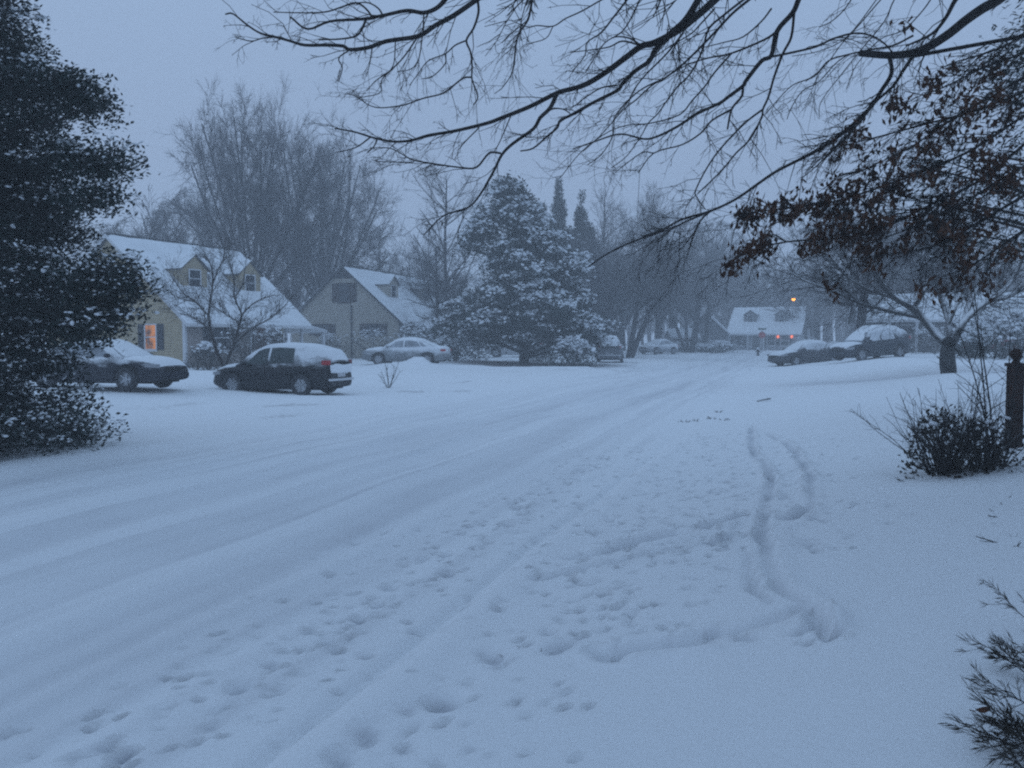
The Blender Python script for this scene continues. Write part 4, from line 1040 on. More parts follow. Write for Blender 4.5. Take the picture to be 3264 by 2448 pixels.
PROTO = {}
def bare_tree(kind, seed, px, top, d, width, label, rot=0.0, group='bare trees behind the houses', mats=('bark_far', 'twig_far'), name='bare_tree', base_z=None):
    """bare tree seen at column px with its top at row top and a crown width in pixels, d metres away"""
    q = at(px, top, d); z = zg(q[0], d) if base_z is None else base_z
    h = q[2] - z; w = width * d / F
    key = (kind, seed, mats)
    root = empty(name, (q[0], q[1], z), rot, label, 'tree', group); root.scale = (w, w, h)
    if key not in PROTO: PROTO[key] = tree_meshes(kind, seed, mats)
    for nm, me in zip(('trunk', 'crown'), PROTO[key]):
        o = bpy.data.objects.new(nm, me); COL.objects.link(o); o.parent = root
    return root

D2 = 1 / 2.16   # the widths and tops below were read off a 2212 px wide view of the photograph
for kind, seed, x, y, d, w, lab in [
    ('fan', 1, 530, 165, 66, 430, 'tallest broad bare tree, right behind the yellow house'),
    ('fan', 2, 690, 238, 80, 390, 'broad bare tree arching over the gap between the two near houses'),
    ('spread', 3, 345, 450, 72, 300, 'lower bare tree behind the left end of the yellow roof'),
    ('tiered', 4, 818, 455, 76, 130, 'slim pointed bare tree above the tan roof'),
    ('narrow', 5, 965, 325, 72, 230, 'upright bare tree behind the left side of the magnolia'),
    ('tiered', 6, 945, 500, 63, 240, 'bushy brown tree hanging over the tan roof'),
    ('narrow', 7, 1300, 362, 88, 200, 'tall bare tree just right of the spired evergreens'),
    ('fan', 1, 1425, 385, 90, 250, 'round-topped bare tree right of the spired evergreens'),
    ('multi', 8, 1352, 500, 71, 300, 'many-trunked bare tree at the corner of the side street'),
    ('spread', 3, 1525, 470, 100, 220, 'hazy bare tree behind the far gabled house'),
    ('fan', 2, 1640, 500, 124, 260, 'hazy bare tree behind the small far house'),
    ('narrow', 5, 1770, 470, 110, 220, 'hazy upright bare tree right of the orange street lamp'),
    ('spread', 9, 1866, 430, 56, 380, 'dark-trunked bare tree behind the estate car'),
    ('fan', 1, 2010, 420, 75, 330, 'bare tree behind the long grey house'),
    ('multi', 8, 1255, 520, 80, 260, 'dense bare tree behind the magnolia top'),
    ('spread', 9, 460, 400, 82, 300, 'bare tree between the lower tree and the tallest one'),
    ('spread', 3, 745, 540, 92, 260, 'distant bare tree over the tan gable'),
    ('narrow', 7, 1110, 420, 98, 190, 'distant bare tree peeping over the magnolia'),
    ('fan', 2, 880, 520, 96, 260, 'distant bare tree between the slim pointed one and the upright one'),
    ('multi', 8, 1490, 560, 92, 180, 'low bare tree left of the far gabled house'),
    ('spread', 3, 1235, 560, 86, 240, 'low bare tree between the magnolia and the tall bare tree'),
    ('fan', 1, 1345, 500, 97, 260, 'bare tree behind the many-trunked one'),
    ('spread', 9, 1455, 520, 104, 260, 'hazy bare tree right of the round-topped one'),
    ('narrow', 7, 1590, 520, 128, 200, 'faint upright bare tree left of the small far house'),
    ('spread', 9, 250, 480, 95, 260, 'distant bare tree showing beside the holly'),
]:
    pale = d > 78  # far trees get the twig colour with haze painted in
    bare_tree(kind, seed, x * D2, y * D2, d, w * D2, lab, rot=(x * 7 % 628) / 100, mats=('bark_far', 'twig_hazed' if pale else 'twig_far'))

# a far wood that closes the view all round
rng = np.random.default_rng(77)
g = Geo()
low = [dict(KINDS['spread'][0]), dict(KINDS['spread'][1], k=9), dict(KINDS['spread'][2], k=6), dict(KINDS['spread'][3], k=5), dict(KINDS['spread'][4], k=3)]
protos = []
for sd in range(4):
    lv = grow(np.random.default_rng(200 + sd), (np.array([[0, 0, -.2]]), np.array([[0, 0, 1.0]]), np.array([5.0]), np.array([.26])), low)
    protos.append(lv)
for k in range(330):
    a = rng.uniform(-.95, .85); d = rng.uniform(120, 190) * (1.15 if abs(a - .29) < .12 else 1)
    x, y = d * math.sin(a), d * math.cos(a)
    if k % 3 == 0 and a < .1: x, y = x * .72, y * .72
    s = rng.uniform(1.15, 1.9); c_, s_ = math.cos(k), math.sin(k)
    if 230 <= k < 330: a = rng.uniform(.05, .55); d = rng.uniform(128, 185); x, y = d * math.sin(a), d * math.cos(a)
    if 120 <= k < 230: s *= .45; d2 = rng.uniform(116, 150) / max(math.hypot(x, y), 1); x, y = x * d2, y * d2
    for p, r in protos[k % 4]:
        q = p * s; q = bst([q[..., 0] * c_ - q[..., 1] * s_ + x, q[..., 0] * s_ + q[..., 1] * c_ + y, q[..., 2] * 1.2 + zg(x, y)], -1)
        tubes_arr(g, q, np.maximum(r * s * 1.3, .012), 3)
tag(g.build('distant_wood', M['twig_hazed']), 'hazy bare wood closing the view behind the houses', 'wood', kind='stuff')

def boughs_tree(name, label, loc, prof, n, leaf, per, spread, mat_leaf, rng, lump=.0, lump_share=.6, per_lump=10, up=.1, trunk_r=.2, trunk_h=None, droop=0.0, group=None, asym=0.0, inner=.0, cat='tree', snow_part='snow_lumps', extra=None, extra_n=5, extra_j=.09):
    """evergreen: profile (z, radius); every bough carries a cloud of leaves and, on many, lumps of snow on top"""
    root = empty(name, loc, 0, label, cat, group)
    zs = np.array([p[0] for p in prof], float); rs = np.array([p[1] for p in prof], float)
    # boughs spread by surface area
    zt = np.linspace(zs[0], zs[-1], 300); cdf = np.cumsum(np.interp(zt, zs, rs) + .15); cdf /= cdf[-1]
    z = np.interp(rng.random(n), cdf, zt); a = rng.uniform(0, 6.283, n)
    lob = 1 + asym * (np.sin(a * 2 + z * .8) * .5 + np.sin(a * 5 - z * 1.7) * .35 + np.sin(a * 3 + z * 3.1) * .3)
    r = np.interp(z, zs, rs) * lob * np.where(rng.random(n) < inner, rng.uniform(.35, .8, n), rng.uniform(.82, 1.08, n))
    if extra is not None:      # single boughs that stick out further than the rest
        X = np.asarray(extra, float) - np.asarray(loc, float); X = np.repeat(X, extra_n, 0) + rng.normal(0, extra_j, (extra_n * len(X), 3))
        z = np.concatenate([z, X[:, 2]]); a = np.concatenate([a, np.arctan2(X[:, 1], X[:, 0])]); r = np.concatenate([r, np.hypot(X[:, 0], X[:, 1])]); n = len(z)
    out = bst([np.cos(a), np.sin(a), np.zeros(n)], -1); tan = bst([-np.sin(a), np.cos(a), np.zeros(n)], -1)
    T = out * r[:, None] + bst([0 * z, 0 * z, z], -1)
    s_r, s_t, s_z = spread
    k = per
    e = np.clip(rng.normal(0, 1, (n, k, 3)), -1.7, 1.7)
    C = T[:, None] + out[:, None] * (e[..., :1] * s_r - .35 * s_r) + tan[:, None] * (e[..., 1:2] * s_t) + np.array([0, 0, 1.0]) * (e[..., 2:] * s_z - droop * np.abs(e[..., :1]) * s_r)
    C = C.reshape(-1, 3)
    C = C[C[:, 2] > .03]
    N = len(C)
    D = unit(C * np.array([1, 1, 0]) + rng.normal(0, .8, (N, 3)) * np.hypot(C[:, 0], C[:, 1])[:, None] * .7 + np.array([0, 0, up]) * np.hypot(C[:, 0], C[:, 1])[:, None])
    g = Geo(); leaf_cards(g, C, D, rng.normal(0, .6, (N, 3)) + np.array([0, 0, 1]), rng.uniform(.7, 1.3, N) * leaf[0], rng.uniform(.7, 1.3, N) * leaf[1])
    g.build('crown', mat_leaf, root)
    if lump:
        w = np.where(rng.random(n) < lump_share)[0]
        kk = per_lump; e = rng.normal(0, 1, (len(w), kk, 3))
        Cs = T[w][:, None] + out[w][:, None] * (e[..., :1] * s_r * .9 + .05) + tan[w][:, None] * (e[..., 1:2] * s_t * .9) + np.array([0, 0, 1.0]) * (s_z * .75 + .3 * s_z * e[..., 2:] - droop * np.abs(e[..., :1]) * s_r)
        Cs = Cs.reshape(-1, 3)
        s = lump * rng.uniform(.4, 1.2, len(Cs))
        g = Geo(); lumps(g, Cs, s, s * rng.uniform(.5, 1, len(Cs)), s * rng.uniform(.28, .5, len(Cs)), rng)
        g.build(snow_part, M['snow'], root, smooth=True)  # this part is only the snow lumps on the boughs
    g = Geo(); hh = trunk_h or zs[-1] * .8
    P = [(np.array([(0, 0, -.3), (.03, 0, hh * .3), (0, .03, hh * .7), (0, 0, hh)]), np.array([trunk_r * 1.25, trunk_r, trunk_r * .6, trunk_r * .15]))]
    for i in range(0, n, max(1, n // 90)):
        zb = max(.4, T[i, 2] - .35 * r[i]); P.append((np.array([(0, 0, zb), T[i] * [.5, .5, 0] + [0, 0, .5 * (zb + T[i, 2]) + .05], T[i]]), np.array([trunk_r * .28, trunk_r * .18, trunk_r * .05])))
    tubes(g, P, 6); g.build('trunk', M['bark_near'], root, smooth=True)
    return root

# big holly on the left, seen against the street
rng = np.random.default_rng(3)
hx, hy = -8.05, 11.9
ex = [at(x / 2.16 - 22, y / 2.16, 11.4) for x, y in [(308, 568), (312, 592), (308, 620), (300, 650), (288, 680), (282, 610), (270, 640), (262, 690), (255, 580), (240, 200), (215, 180), (190, 170), (230, 235), (285, 345), (265, 355), (240, 350), (262, 418), (240, 430), (205, 715), (225, 700)]]
holly = boughs_tree('holly_tree', 'big dark snow-flecked holly filling the left edge', (hx, hy, zg(hx, hy)),
    [(.05, 1.7), (.3, 2.05), (.8, 1.6), (1.3, 1.5), (1.75, 1.6), (2.2, 1.75), (2.8, 1.75), (3.3, 1.75), (4.0, 1.8), (4.6, 1.72), (5.2, 1.55), (5.9, 1.25), (6.8, .85), (7.8, .5), (8.6, .1)],
    1500, (.07, .036), 135, (.22, .22, .1), M['holly'], rng, lump=.036, lump_share=.36, per_lump=19, up=.25, trunk_r=.16, asym=.09, inner=.5, droop=.12, extra=ex)

# snow-laden magnolia on the corner
mx_, my_ = 0.75, 53.0
boughs_tree('magnolia_tree', 'big evergreen magnolia loaded with snow, centre of the view', (mx_, my_, zg(mx_, my_) - .05),
    [(1.45, 2.2), (1.9, 3.4), (2.6, 3.7), (3.4, 3.4), (4.6, 2.9), (5.8, 2.45), (7.0, 1.9), (8.2, 1.35), (9.2, .8), (9.8, .4), (10.2, .1)],
    330, (.26, .11), 85, (.46, .42, .3), M['magnolia'], rng, lump=.14, lump_share=.72, per_lump=32, up=.5, trunk_r=.3, asym=.4, inner=.3, droop=.35,
    extra=[at(x / 2.16, y / 2.16, 52.5) for x, y in [(1098, 402), (1094, 425), (1080, 445), (1110, 450), (1140, 452), (1060, 470), (1145, 480), (1030, 500), (1205, 545), (1235, 560), (1220, 590), (1185, 520), (985, 690), (960, 705), (1262, 690), (1278, 722), (1245, 650), (1098, 410), (1112, 430), (1040, 480), (1020, 520), (1240, 575), (1225, 610)]], extra_n=7, extra_j=.28)

# spired evergreens behind it
for px, top, d, r, lab in [(1172, 436, 84, 1.5, 'shortest of the three spired evergreens behind the magnolia'), (1207, 388, 84, 2.0, 'tallest thin spire among the evergreens behind the magnolia'), (1256, 424, 83, 2.6, 'broad spired evergreen, rightmost of the three behind the magnolia')]:
    q = at(px * D2, top * D2, d); z = zg(q[0], d); h = q[2] - z
    boughs_tree('spired_evergreen', lab, (q[0], d, z), [(.3, r), (h * .35, r * .95), (h * .58, r * .7), (h * .75, r * .42), (h * .88, r * .18), (h * .96, r * .05), (h, .01)], 460, (.32, .12), 46, (.2, .2, .35), M['conifer'], rng,
                lump=.12, lump_share=.25, per_lump=5, up=1.6, trunk_r=.18, asym=.2, inner=.3, group='spired evergreens behind the magnolia')
# dark evergreen at the right edge behind the oak
boughs_tree('evergreen_tree', 'dark drooping evergreen at the right edge behind the oak leaves', (8.9, 12.6, zg(8.9, 12.6)),
    [(2.1, 1.0), (2.5, 2.0), (3.2, 2.3), (4.2, 2.2), (5.4, 1.6), (6.6, 1.0), (7.8, .5), (8.6, .1)], 300, (.12, .03), 70, (.3, .2, .12), M['conifer'], rng, lump=.04, lump_share=.4, per_lump=8, up=-.3, trunk_r=.14, asym=.3, inner=.3, droop=.35)

# ------------------------------------------------------------------ trees whose limbs were followed one by one
def smooth_line(P, m=4):
    P = np.asarray(P, float)
    Q = np.vstack([2 * P[0] - P[1], P, 2 * P[-1] - P[-2]])
    out = []
    for i in range(1, len(Q) - 2):
        for t in np.linspace(0, 1, m, endpoint=False):
            a, b, c, d = Q[i - 1], Q[i], Q[i + 1], Q[i + 2]
            out.append(.5 * ((2 * b) + (c - a) * t + (2 * a - 5 * b + 4 * c - d) * t ** 2 + (3 * b - 3 * c + d - a) * t ** 3))
    out.append(P[-1])
    return np.array(out)

def traced(lines, org, sc, depth, rng, wob=.25, px_r=True):
    """lines: [(r0, r1, [(zx, zy), ...])] in a magnified view of the photograph; depth(px, py) gives the distance; radii in pixels"""
    res = []
    for r0, r1, L in lines:
        px = np.array([((org[0] + a / sc) / 3.1875, (org[1] + b / sc) / 3.1875) for a, b in L])
        px = smooth_line(px, 4)
        off = rng.normal(0, wob) * np.linspace(0, 1, len(px)) ** 1.2
        P = np.array([at(x, y, depth(x, y) + o) for (x, y), o in zip(px, off)])
        R = 1.15 * np.linspace(r0, r1, len(P)) * np.array([depth(x, y) for x, y in px]) / F
        res.append((P, R))
    return res

def twigs_on(rng, lines, step, L, ang, jit, trop, rmin, levels=((4, .5, 4),), lead=0.0, f0=.1, n0=4, bias=None):
    """grow side twigs along traced limbs; returns list of (pts, rad) arrays"""
    Ps, Ds, Ls, Rs = [], [], [], []
    for P, R in lines:
        seg = np.linalg.norm(np.diff(P, axis=0), axis=1); tot = seg.sum(); k = max(1, int(tot / step))
        cum = np.concatenate([[0], np.cumsum(seg)])
        for s in rng.uniform(f0 * tot, tot, k):
            i = min(np.searchsorted(cum, s) - 1, len(P) - 2); i = max(i, 0)
            t = (s - cum[i]) / (seg[i] + 1e-9); p = P[i] * (1 - t) + P[i + 1] * t
            T = unit(P[i + 1] - P[i]); S_ = unit(np.cross(T, rng.normal(0, 1, 3))); a = rng.uniform(*ang)
            d = T * math.cos(a) + S_ * math.sin(a)
            if bias is not None: d = unit(d + bias)
            Ps.append(p); Ds.append(d); Ls.append(L * rng.uniform(.35, 1.2)); Rs.append(max(rmin, min(R[i] * .5, rmin * 2.2)))
    st = (np.array(Ps), np.array(Ds), np.array(Ls), np.array(Rs))
    lv = [dict(n=n0, jit=jit, trop=trop, tip=.5)]
    for k, ratio, n in levels:
        lv.append(dict(n=n, k=k, ang=(.35, 1.0), ratio=ratio, rr=.7, rmin=rmin, f0=.15, jit=jit, trop=trop, tip=.6))
    return grow(rng, st, lv)

# -- overhead tree
rng = np.random.default_rng(8)
Z1 = ((700, 0), 2.212); Z2 = ((1600, 0), 2.212)
dep = lambda x, y: 6.0 + (1024 - x) / 1024 * 1.7 + .35 * math.sin(x / 90.0) * math.cos(y / 70.0)
l1 = [
 (2.2, .7, [(1620, -40), (1540, 50), (1440, 90), (1320, 75), (1150, 110), (1000, 135), (780, 150), (620, 205), (500, 120)]),
 (2.3, .6, [(1890, -50), (1810, 0), (1650, 110), (1520, 180), (1400, 255), (1180, 290), (1050, 335), (920, 350), (870, 325), (760, 318), (600, 318), (500, 290), (390, 260), (290, 235), (200, 180), (95, 98), (40, 100)]),
 (.7, .35, [(390, 260), (300, 270), (220, 290), (110, 262)]),
 (1.0, .4, [(1080, 125), (1030, 60), (960, 20), (860, 50), (740, 85), (560, 90), (380, 85)]),
 (1.1, .5, [(1030, 145), (1000, 210), (960, 255), (850, 275), (700, 280)]),
 (.8, .5, [(1150, 110), (1120, 60), (1050, 20), (960, 20)]),
 (1.1, .5, [(1820, 0), (1825, 90), (1790, 200), (1740, 285), (1770, 370), (1780, 470), (1780, 560), (1820, 680), (1790, 740)]),
 (.8, .4, [(1780, 545), (1720, 550), (1640, 610), (1570, 660), (1430, 695), (1300, 740), (1140, 760), (1050, 740), (980, 690), (895, 655)]),
 (.7, .35, [(1740, 285), (1660, 320), (1590, 380), (1470, 430), (1400, 520), (1340, 600)]),
 (.8, .35, [(1400, 255), (1300, 400), (1200, 500), (1100, 570), (1040, 640)]),
 (.6, .35, [(1200, 500), (1140, 570), (1130, 655), (980, 690)]),
 (.6, .35, [(1440, 100), (1430, 250), (1400, 430), (1340, 490), (1250, 505)]),
 (.6, .35, [(1240, 290), (1230, 440), (1200, 500)]),
 (.6, .35, [(1075, 340), (1060, 440), (1035, 540)]),
 (.7, .35, [(920, 350), (840, 410), (865, 480), (840, 575)]),
 (.7, .35, [(1060, 970), (960, 1040), (820, 1075)]),
 (.7, .4, [(1110, 985), (1090, 1030), (1040, 1075)]),
 (1.0, .4, [(1980, 1080), (1900, 1080), (1810, 1180), (1690, 1180), (1480, 1150), (1370, 1130), (1300, 1095), (1200, 1045), (1060, 1043)]),
 (.6, .35, [(1370, 1130), (1340, 1145), (1100, 1138)]),
 (.6, .35, [(1590, 380), (1590, 450), (1500, 540), (1430, 555)]),
 (.6, .35, [(2200, 0), (2170, 140), (2100, 270), (2070, 490), (2000, 610), (1940, 660)]),
 (.6, .35, [(2060, 800), (1980, 990), (1930, 1080)]),
 (.6, .35, [(1830, 900), (1740, 990), (1680, 1060)]),
]
l2 = [
 (3.4, .6, [(1560, -60), (1500, 0), (1400, 90), (1250, 210), (1080, 300), (985, 325), (880, 400), (760, 490), (620, 580), (520, 620), (390, 655), (200, 750), (0, 830), (-110, 870), (-340, 925), (-520, 955), (-640, 990), (-770, 998), (-910, 970), (-1040, 930), (-1180, 905)]),
 (2.6, .6, [(1420, -80), (1380, 0), (1290, 140), (1180, 240), (1080, 350), (1040, 430), (940, 500), (850, 590), (810, 640), (650, 720), (490, 810), (410, 850), (390, 900), (320, 960), (220, 1045), (130, 1065)]),
 (1.9, .5, [(390, 655), (340, 760), (270, 830), (220, 910), (80, 1010), (0, 1090), (-60, 1210), (-160, 1380), (-250, 1470), (-410, 1520), (-550, 1655)]),
 (2.4, .5, [(2120, -60), (2090, 0), (2050, 90), (1940, 220), (1900, 390), (1830, 430), (1720, 570), (1700, 605), (1600, 680), (1530, 730), (1380, 800), (1240, 890), (1100, 960), (1000, 980), (830, 945), (650, 1000), (500, 1050)]),
 (1.2, .8, [(1700, 605), (1690, 680), (1620, 770), (1590, 910)]),
 (.9, .4, [(1620, 770), (1480, 850), (1400, 940), (1270, 1020), (1070, 1080), (960, 1220)]),
 (.6, .35, [(1070, 1080), (980, 1080), (800, 1215)]),
 (1.2, .5, [(2060, 90), (2040, 260), (1980, 380), (1920, 540), (1880, 680), (1840, 770), (1830, 830), (1750, 980), (1650, 1080), (1560, 1190), (1450, 1300), (1380, 1365)]),
 (.9, .4, [(1840, 770), (1700, 880), (1500, 1100), (1370, 1330), (1380, 1400), (1430, 1470)]),
 (1.1, .4, [(1940, 220), (1850, 280), (1620, 375), (1450, 410), (1300, 460), (1150, 550)]),
 (.8, .35, [(1620, 375), (1500, 510), (1430, 610), (1340, 710), (1250, 810), (1040, 870), (900, 880), (750, 930), (560, 1070), (410, 1255)]),
 (1.0, .7, [(1900, 400), (2000, 380), (2212, 330), (2330, 275), (2480, 235), (2600, 250), (2700, 310), (2760, 380)]),
 (1.1, .35, [(1780, -60), (1700, 0), (1560, 110), (1460, 200), (1420, 330), (1380, 430), (1320, 530), (1240, 610), (1170, 700), (1100, 800), (1030, 870), (980, 960), (880, 1100), (770, 1185)]),
 (1.3, .35, [(1800, -50), (1740, 0), (1620, 100), (1480, 250), (1290, 440), (1150, 550), (1060, 600), (950, 700), (850, 780), (700, 950), (570, 1070)]),
 (.7, .35, [(1150, 550), (1000, 620), (900, 700), (800, 820), (780, 960), (700, 1090), (600, 1165)]),
 (1.0, .35, [(900, -40), (880, 0), (780, 130), (700, 230), (600, 300), (585, 390), (500, 500)]),
 (.8, .35, [(780, -40), (700, 0), (560, 80), (450, 130), (360, 185), (250, 180), (180, 190), (100, 160)]),
 (.5, .35, [(360, 185), (310, 270), (180, 310)]),
 (.9, .35, [(230, -50), (215, 0), (185, 140), (105, 270), (75, 500), (10, 610)]),
 (.6, .35, [(185, 140), (60, 240), (0, 300)]),
 (.8, .35, [(1010, -60), (970, 0), (930, 90), (850, 220), (740, 290), (690, 350), (590, 510)]),
 (.9, .4, [(985, 325), (900, 270), (800, 260), (740, 290)]),
 (.9, .35, [(980, 320), (850, 290), (760, 330), (640, 350), (480, 370)]),
 (.8, .35, [(810, 600), (700, 620), (600, 680), (480, 770)]),
 (.9, .35, [(1280, 230), (1160, 380), (1020, 520), (940, 620), (880, 730), (820, 800)]),
 (.9, .4, [(260, 830), (350, 770), (430, 770), (480, 800)]),
 (.8, .35, [(1500, 60), (1400, 170), (1330, 240), (1180, 330), (1050, 420)]),
 (.8, .35, [(1900, 60), (1830, 150), (1700, 260), (1560, 300), (1400, 340)]),
 (.9, .35, [(2900, 250), (2760, 320), (2600, 350), (2440, 385), (2300, 430), (2200, 540), (2050, 600), (1930, 720), (1860, 800)]),
 (.5, .35, [(2440, 385), (2350, 450), (2230, 580), (2120, 640), (2040, 760), (2010, 840)]),
]
l3 = [
 (.6, .3, [(1080, -80), (1000, 0), (880, 140), (770, 260), (680, 380), (560, 480)]),
 (.6, .3, [(1150, -80), (1080, 0), (1020, 130), (880, 300), (760, 450), (650, 600), (640, 700)]),
 (.5, .3, [(1010, -60), (960, 20), (800, 220), (640, 300), (480, 330)]),
 (.6, .3, [(1330, -60), (1250, 60), (1130, 180), (1000, 230), (860, 380), (800, 520)]),
 (.7, .35, [(860, -60), (800, 40), (720, 120), (640, 160)]),
]
T1 = traced(l1, *Z1, dep, rng, .3) + traced(l2, *Z2, dep, rng, .3) + traced(l3, (2264, 0), 1.843, dep, rng, .3)
# trunk beside the camera and the main limbs above the picture that the branches hang from
hub = [np.array([7.4, 5.0, 5.2]), np.array([5.6, 5.6, 5.6]), np.array([3.6, 6.0, 5.5]), np.array([1.8, 6.4, 5.3]), np.array([.2, 6.8, 5.2])]
links = []
for (P, R), (r0, r1, L) in zip(T1, l1 + l2 + l3):
    if P[0][2] > at(512, 4, P[0][1])[2]:
        h = min(hub, key=lambda q: abs(q[0] - P[0][0] - 1.0))
        links.append((smooth_line(np.array([h, .45 * h + .55 * P[0] + np.array([0, 0, .12]), P[0]]), 4), np.linspace(R[0] * 1.5, R[0], 9)))
tz = zg(7.6, 4.9)
tree = empty('overhanging_tree', (7.6, 4.9, tz), 0, 'bare tree whose long dark branches hang across the top of the view', 'tree')
off = np.array([7.6, 4.9, tz])
main = [(smooth_line(np.array([(7.6, 4.9, tz - .3), (7.62, 4.92, 2.5), (7.4, 5.0, 5.2), (7.1, 5.0, 8.0), (7.0, 4.8, 11.0)]), 4), np.linspace(.26, .05, 17)),
        (smooth_line(np.array(hub), 4), np.linspace(.11, .035, 17)),
        (smooth_line(np.array([(7.5, 4.95, 4.4), (8.6, 4.2, 6.2), (9.6, 3.2, 8.5)]), 4), np.linspace(.11, .03, 9)),
        (smooth_line(np.array([(7.3, 5.0, 6.2), (5.8, 4.0, 8.0), (4.4, 3.0, 9.0)]), 4), np.linspace(.1, .03, 9))]
for L in [[(7.3, 5, 5.6), (4.5, 3.2, 7.0), (1.5, 1.6, 7.6), (-1.5, .6, 7.8)], [(7.2, 5, 6.6), (4.2, 4.6, 8.2), (1.0, 4.0, 9.0), (-2.5, 3.8, 9.2)], [(7.2, 5, 6.0), (5.2, 1.8, 7.4), (3.0, -1.4, 8.2), (.6, -4.0, 8.6)], [(7.1, 5, 7.4), (4.6, 6.0, 9.4), (2.0, 6.6, 10.4), (-.8, 6.8, 10.8)], [(7.3, 4.9, 5.2), (6.0, 1.6, 6.6), (5.2, -1.5, 7.6)]]:  # unseen limbs added above the camera to block sky and darken the foreground
    main.append((smooth_line(np.array(L), 4), np.linspace(.1, .02, 4 * (len(L) - 1) + 1)))
g = Geo(); tubes(g, [(P - off, R) for P, R in main], 10); g.build('trunk', M['bark_near'], tree, smooth=True)
g = Geo(); tubes(g, [(P - off, R) for P, R in T1 + links], 6); g.build('limb', M['bark_near'], tree, smooth=True)
tw = twigs_on(rng, [t for t in T1 if len(t[0]) > 5], .13, .42, (.3, .9), .18, -.07, .002, levels=((3, .5, 4), (2, .5, 3)))
g = Geo()
for p, r in tw: tubes_arr(g, p - off, r, 3)
tw = twigs_on(rng, main[1:], .07, 1.5, (.4, 1.3), .14, .04, .005, levels=((8, .5, 4), (6, .5, 3)), f0=.2)
for p, r in tw: tubes_arr(g, p - off, r, 3)
g.build('crown', M['bark_near'], tree)

# -- oak that keeps its brown leaves
rng = np.random.default_rng(9)
Z6 = ((2264, 0), 1.843)
dep6 = lambda x, y: 7.4 + (1024 - x) / 400 * .9 + .2 * math.sin(x / 40.0)
l6 = [
 (4.4, 3.0, [(1800, -90), (1690, 0), (1600, 50), (1500, 120), (1400, 200), (1290, 270), (1190, 310), (1050, 325), (880, 312)]),
 (1.9, .6, [(1050, 325), (1065, 430), (1000, 540), (950, 620), (850, 720), (770, 790), (700, 840), (600, 900), (400, 1000), (280, 1080), (150, 1170), (0, 1240), (-170, 1290), (-300, 1360), (-480, 1430), (-620, 1500), (-720, 1570)]),
 (1.6, .6, [(1190, 330), (1130, 420), (1070, 510), (960, 610), (860, 740), (620, 980)]),
 (2.4, .8, [(1500, -60), (1440, 0), (1380, 110), (1300, 200), (1150, 270)]),
 (1.4, .5, [(1950, 480), (1843, 540), (1550, 650), (1300, 720), (1000, 800), (800, 850)]),
 (1.4, .5, [(1950, 640), (1843, 680), (1500, 900), (1050, 1080), (700, 1190), (300, 1240), (170, 1270)]),
 (1.4, .5, [(1950, 780), (1843, 850), (1600, 1050), (1300, 1200), (900, 1380), (450, 1420), (200, 1490), (80, 1560)]),
 (1.6, .5, [(1950, 1090), (1843, 1150), (1500, 1350), (1300, 1450), (1000, 1500)]),
 (1.2, .5, [(1950, 250), (1843, 310), (1600, 400), (1400, 500), (1250, 560)]),
 (1.2, .5, [(1950, 130), (1750, 260), (1560, 330), (1450, 360)]),
 (1.2, .5, [(1950, 930), (1800, 1000), (1500, 1180), (1200, 1330), (900, 1440)]),
 (1.2, .5, [(1950, 380), (1700, 540), (1450, 680), (1200, 850), (900, 1000)]),
 (1.0, .4, [(0, 1240), (-60, 1300), (-110, 1420), (-140, 1520)]),
 (.9, .4, [(-20, 1250), (-200, 1330), (-330, 1430)]),
 (1.4, .5, [(1950, 1300), (1800, 1380), (1600, 1520), (1450, 1600)]),
]
T6 = traced(l6, *Z6, dep6, rng, .25)
oz = zg(9.4, 7.2); off = np.array([9.4, 7.2, oz])
oak = empty('oak_tree', tuple(off), 0, 'oak with withered brown leaves still on, at the right edge', 'tree')
main = [(smooth_line(np.array([(9.4, 7.2, oz - .3), (9.42, 7.2, 3), (9.35, 7.25, 6), (9.3, 7.2, 10)]), 4), np.linspace(.3, .1, 13))]
links = []
for P, R in T6:
    if P[0][0] > 3.4:
        zz = min(max(P[0][2] * 1.05 + .3, 1.8), 6.5); links.append((smooth_line(np.array([(9.4, 7.2, zz), .5 * (np.array([9.4, 7.2, zz]) + P[0]) + np.array([0, 0, .2]), P[0]]), 4), np.linspace(R[0] * 1.7, R[0], 9)))
g = Geo(); tubes(g, [(P - off, R) for P, R in main], 10); g.build('trunk', M['bark_near'], oak, smooth=True)
g = Geo(); tubes(g, [(P - off, R) for P, R in T6 + links], 6); 
e = T6[0][0][-1] - off; g.build('limb', M['bark_near'], oak, smooth=True)
T6c = [(P[:22], R[:22]) if i == 0 else (P, R) for i, (P, R) in enumerate(T6[1:])]
tw = twigs_on(rng, T6c, .075, .55, (.3, .9), .14, -.06, .003, levels=((4, .5, 4), (3, .5, 3)), bias=np.array([-.4, 0, -.25]))
g = Geo()
for p, r in tw: tubes_arr(g, p - off, r, 3)
twig_geo = g
# leaves hang in bunches at the twig ends, thickest towards the trunk
tips = np.concatenate([p[:, -1] for p, _ in tw[:2]] + [tw[2][0][::4, -1]])
pix = bst([512 + F * tips[:, 0] / tips[:, 1], 340 - F * (tips[:, 2] - EYE) / tips[:, 1]], -1)
f6x = (pix[:, 0] * 3.1875 - 2264) * 1.843; f6y = pix[:, 1] * 3.1875 * 1.843
edge = f6y - (1240 - .8 * f6x)              # below the bare front of the bough
pr = np.clip((edge + 100) / 500, 0, 1) * np.clip((f6x + 60) / 700, .1, 1) * np.where(f6x < 60, .0, 1) * (.16 + .22 * np.clip((f6x - 700) / 900, 0, 1))
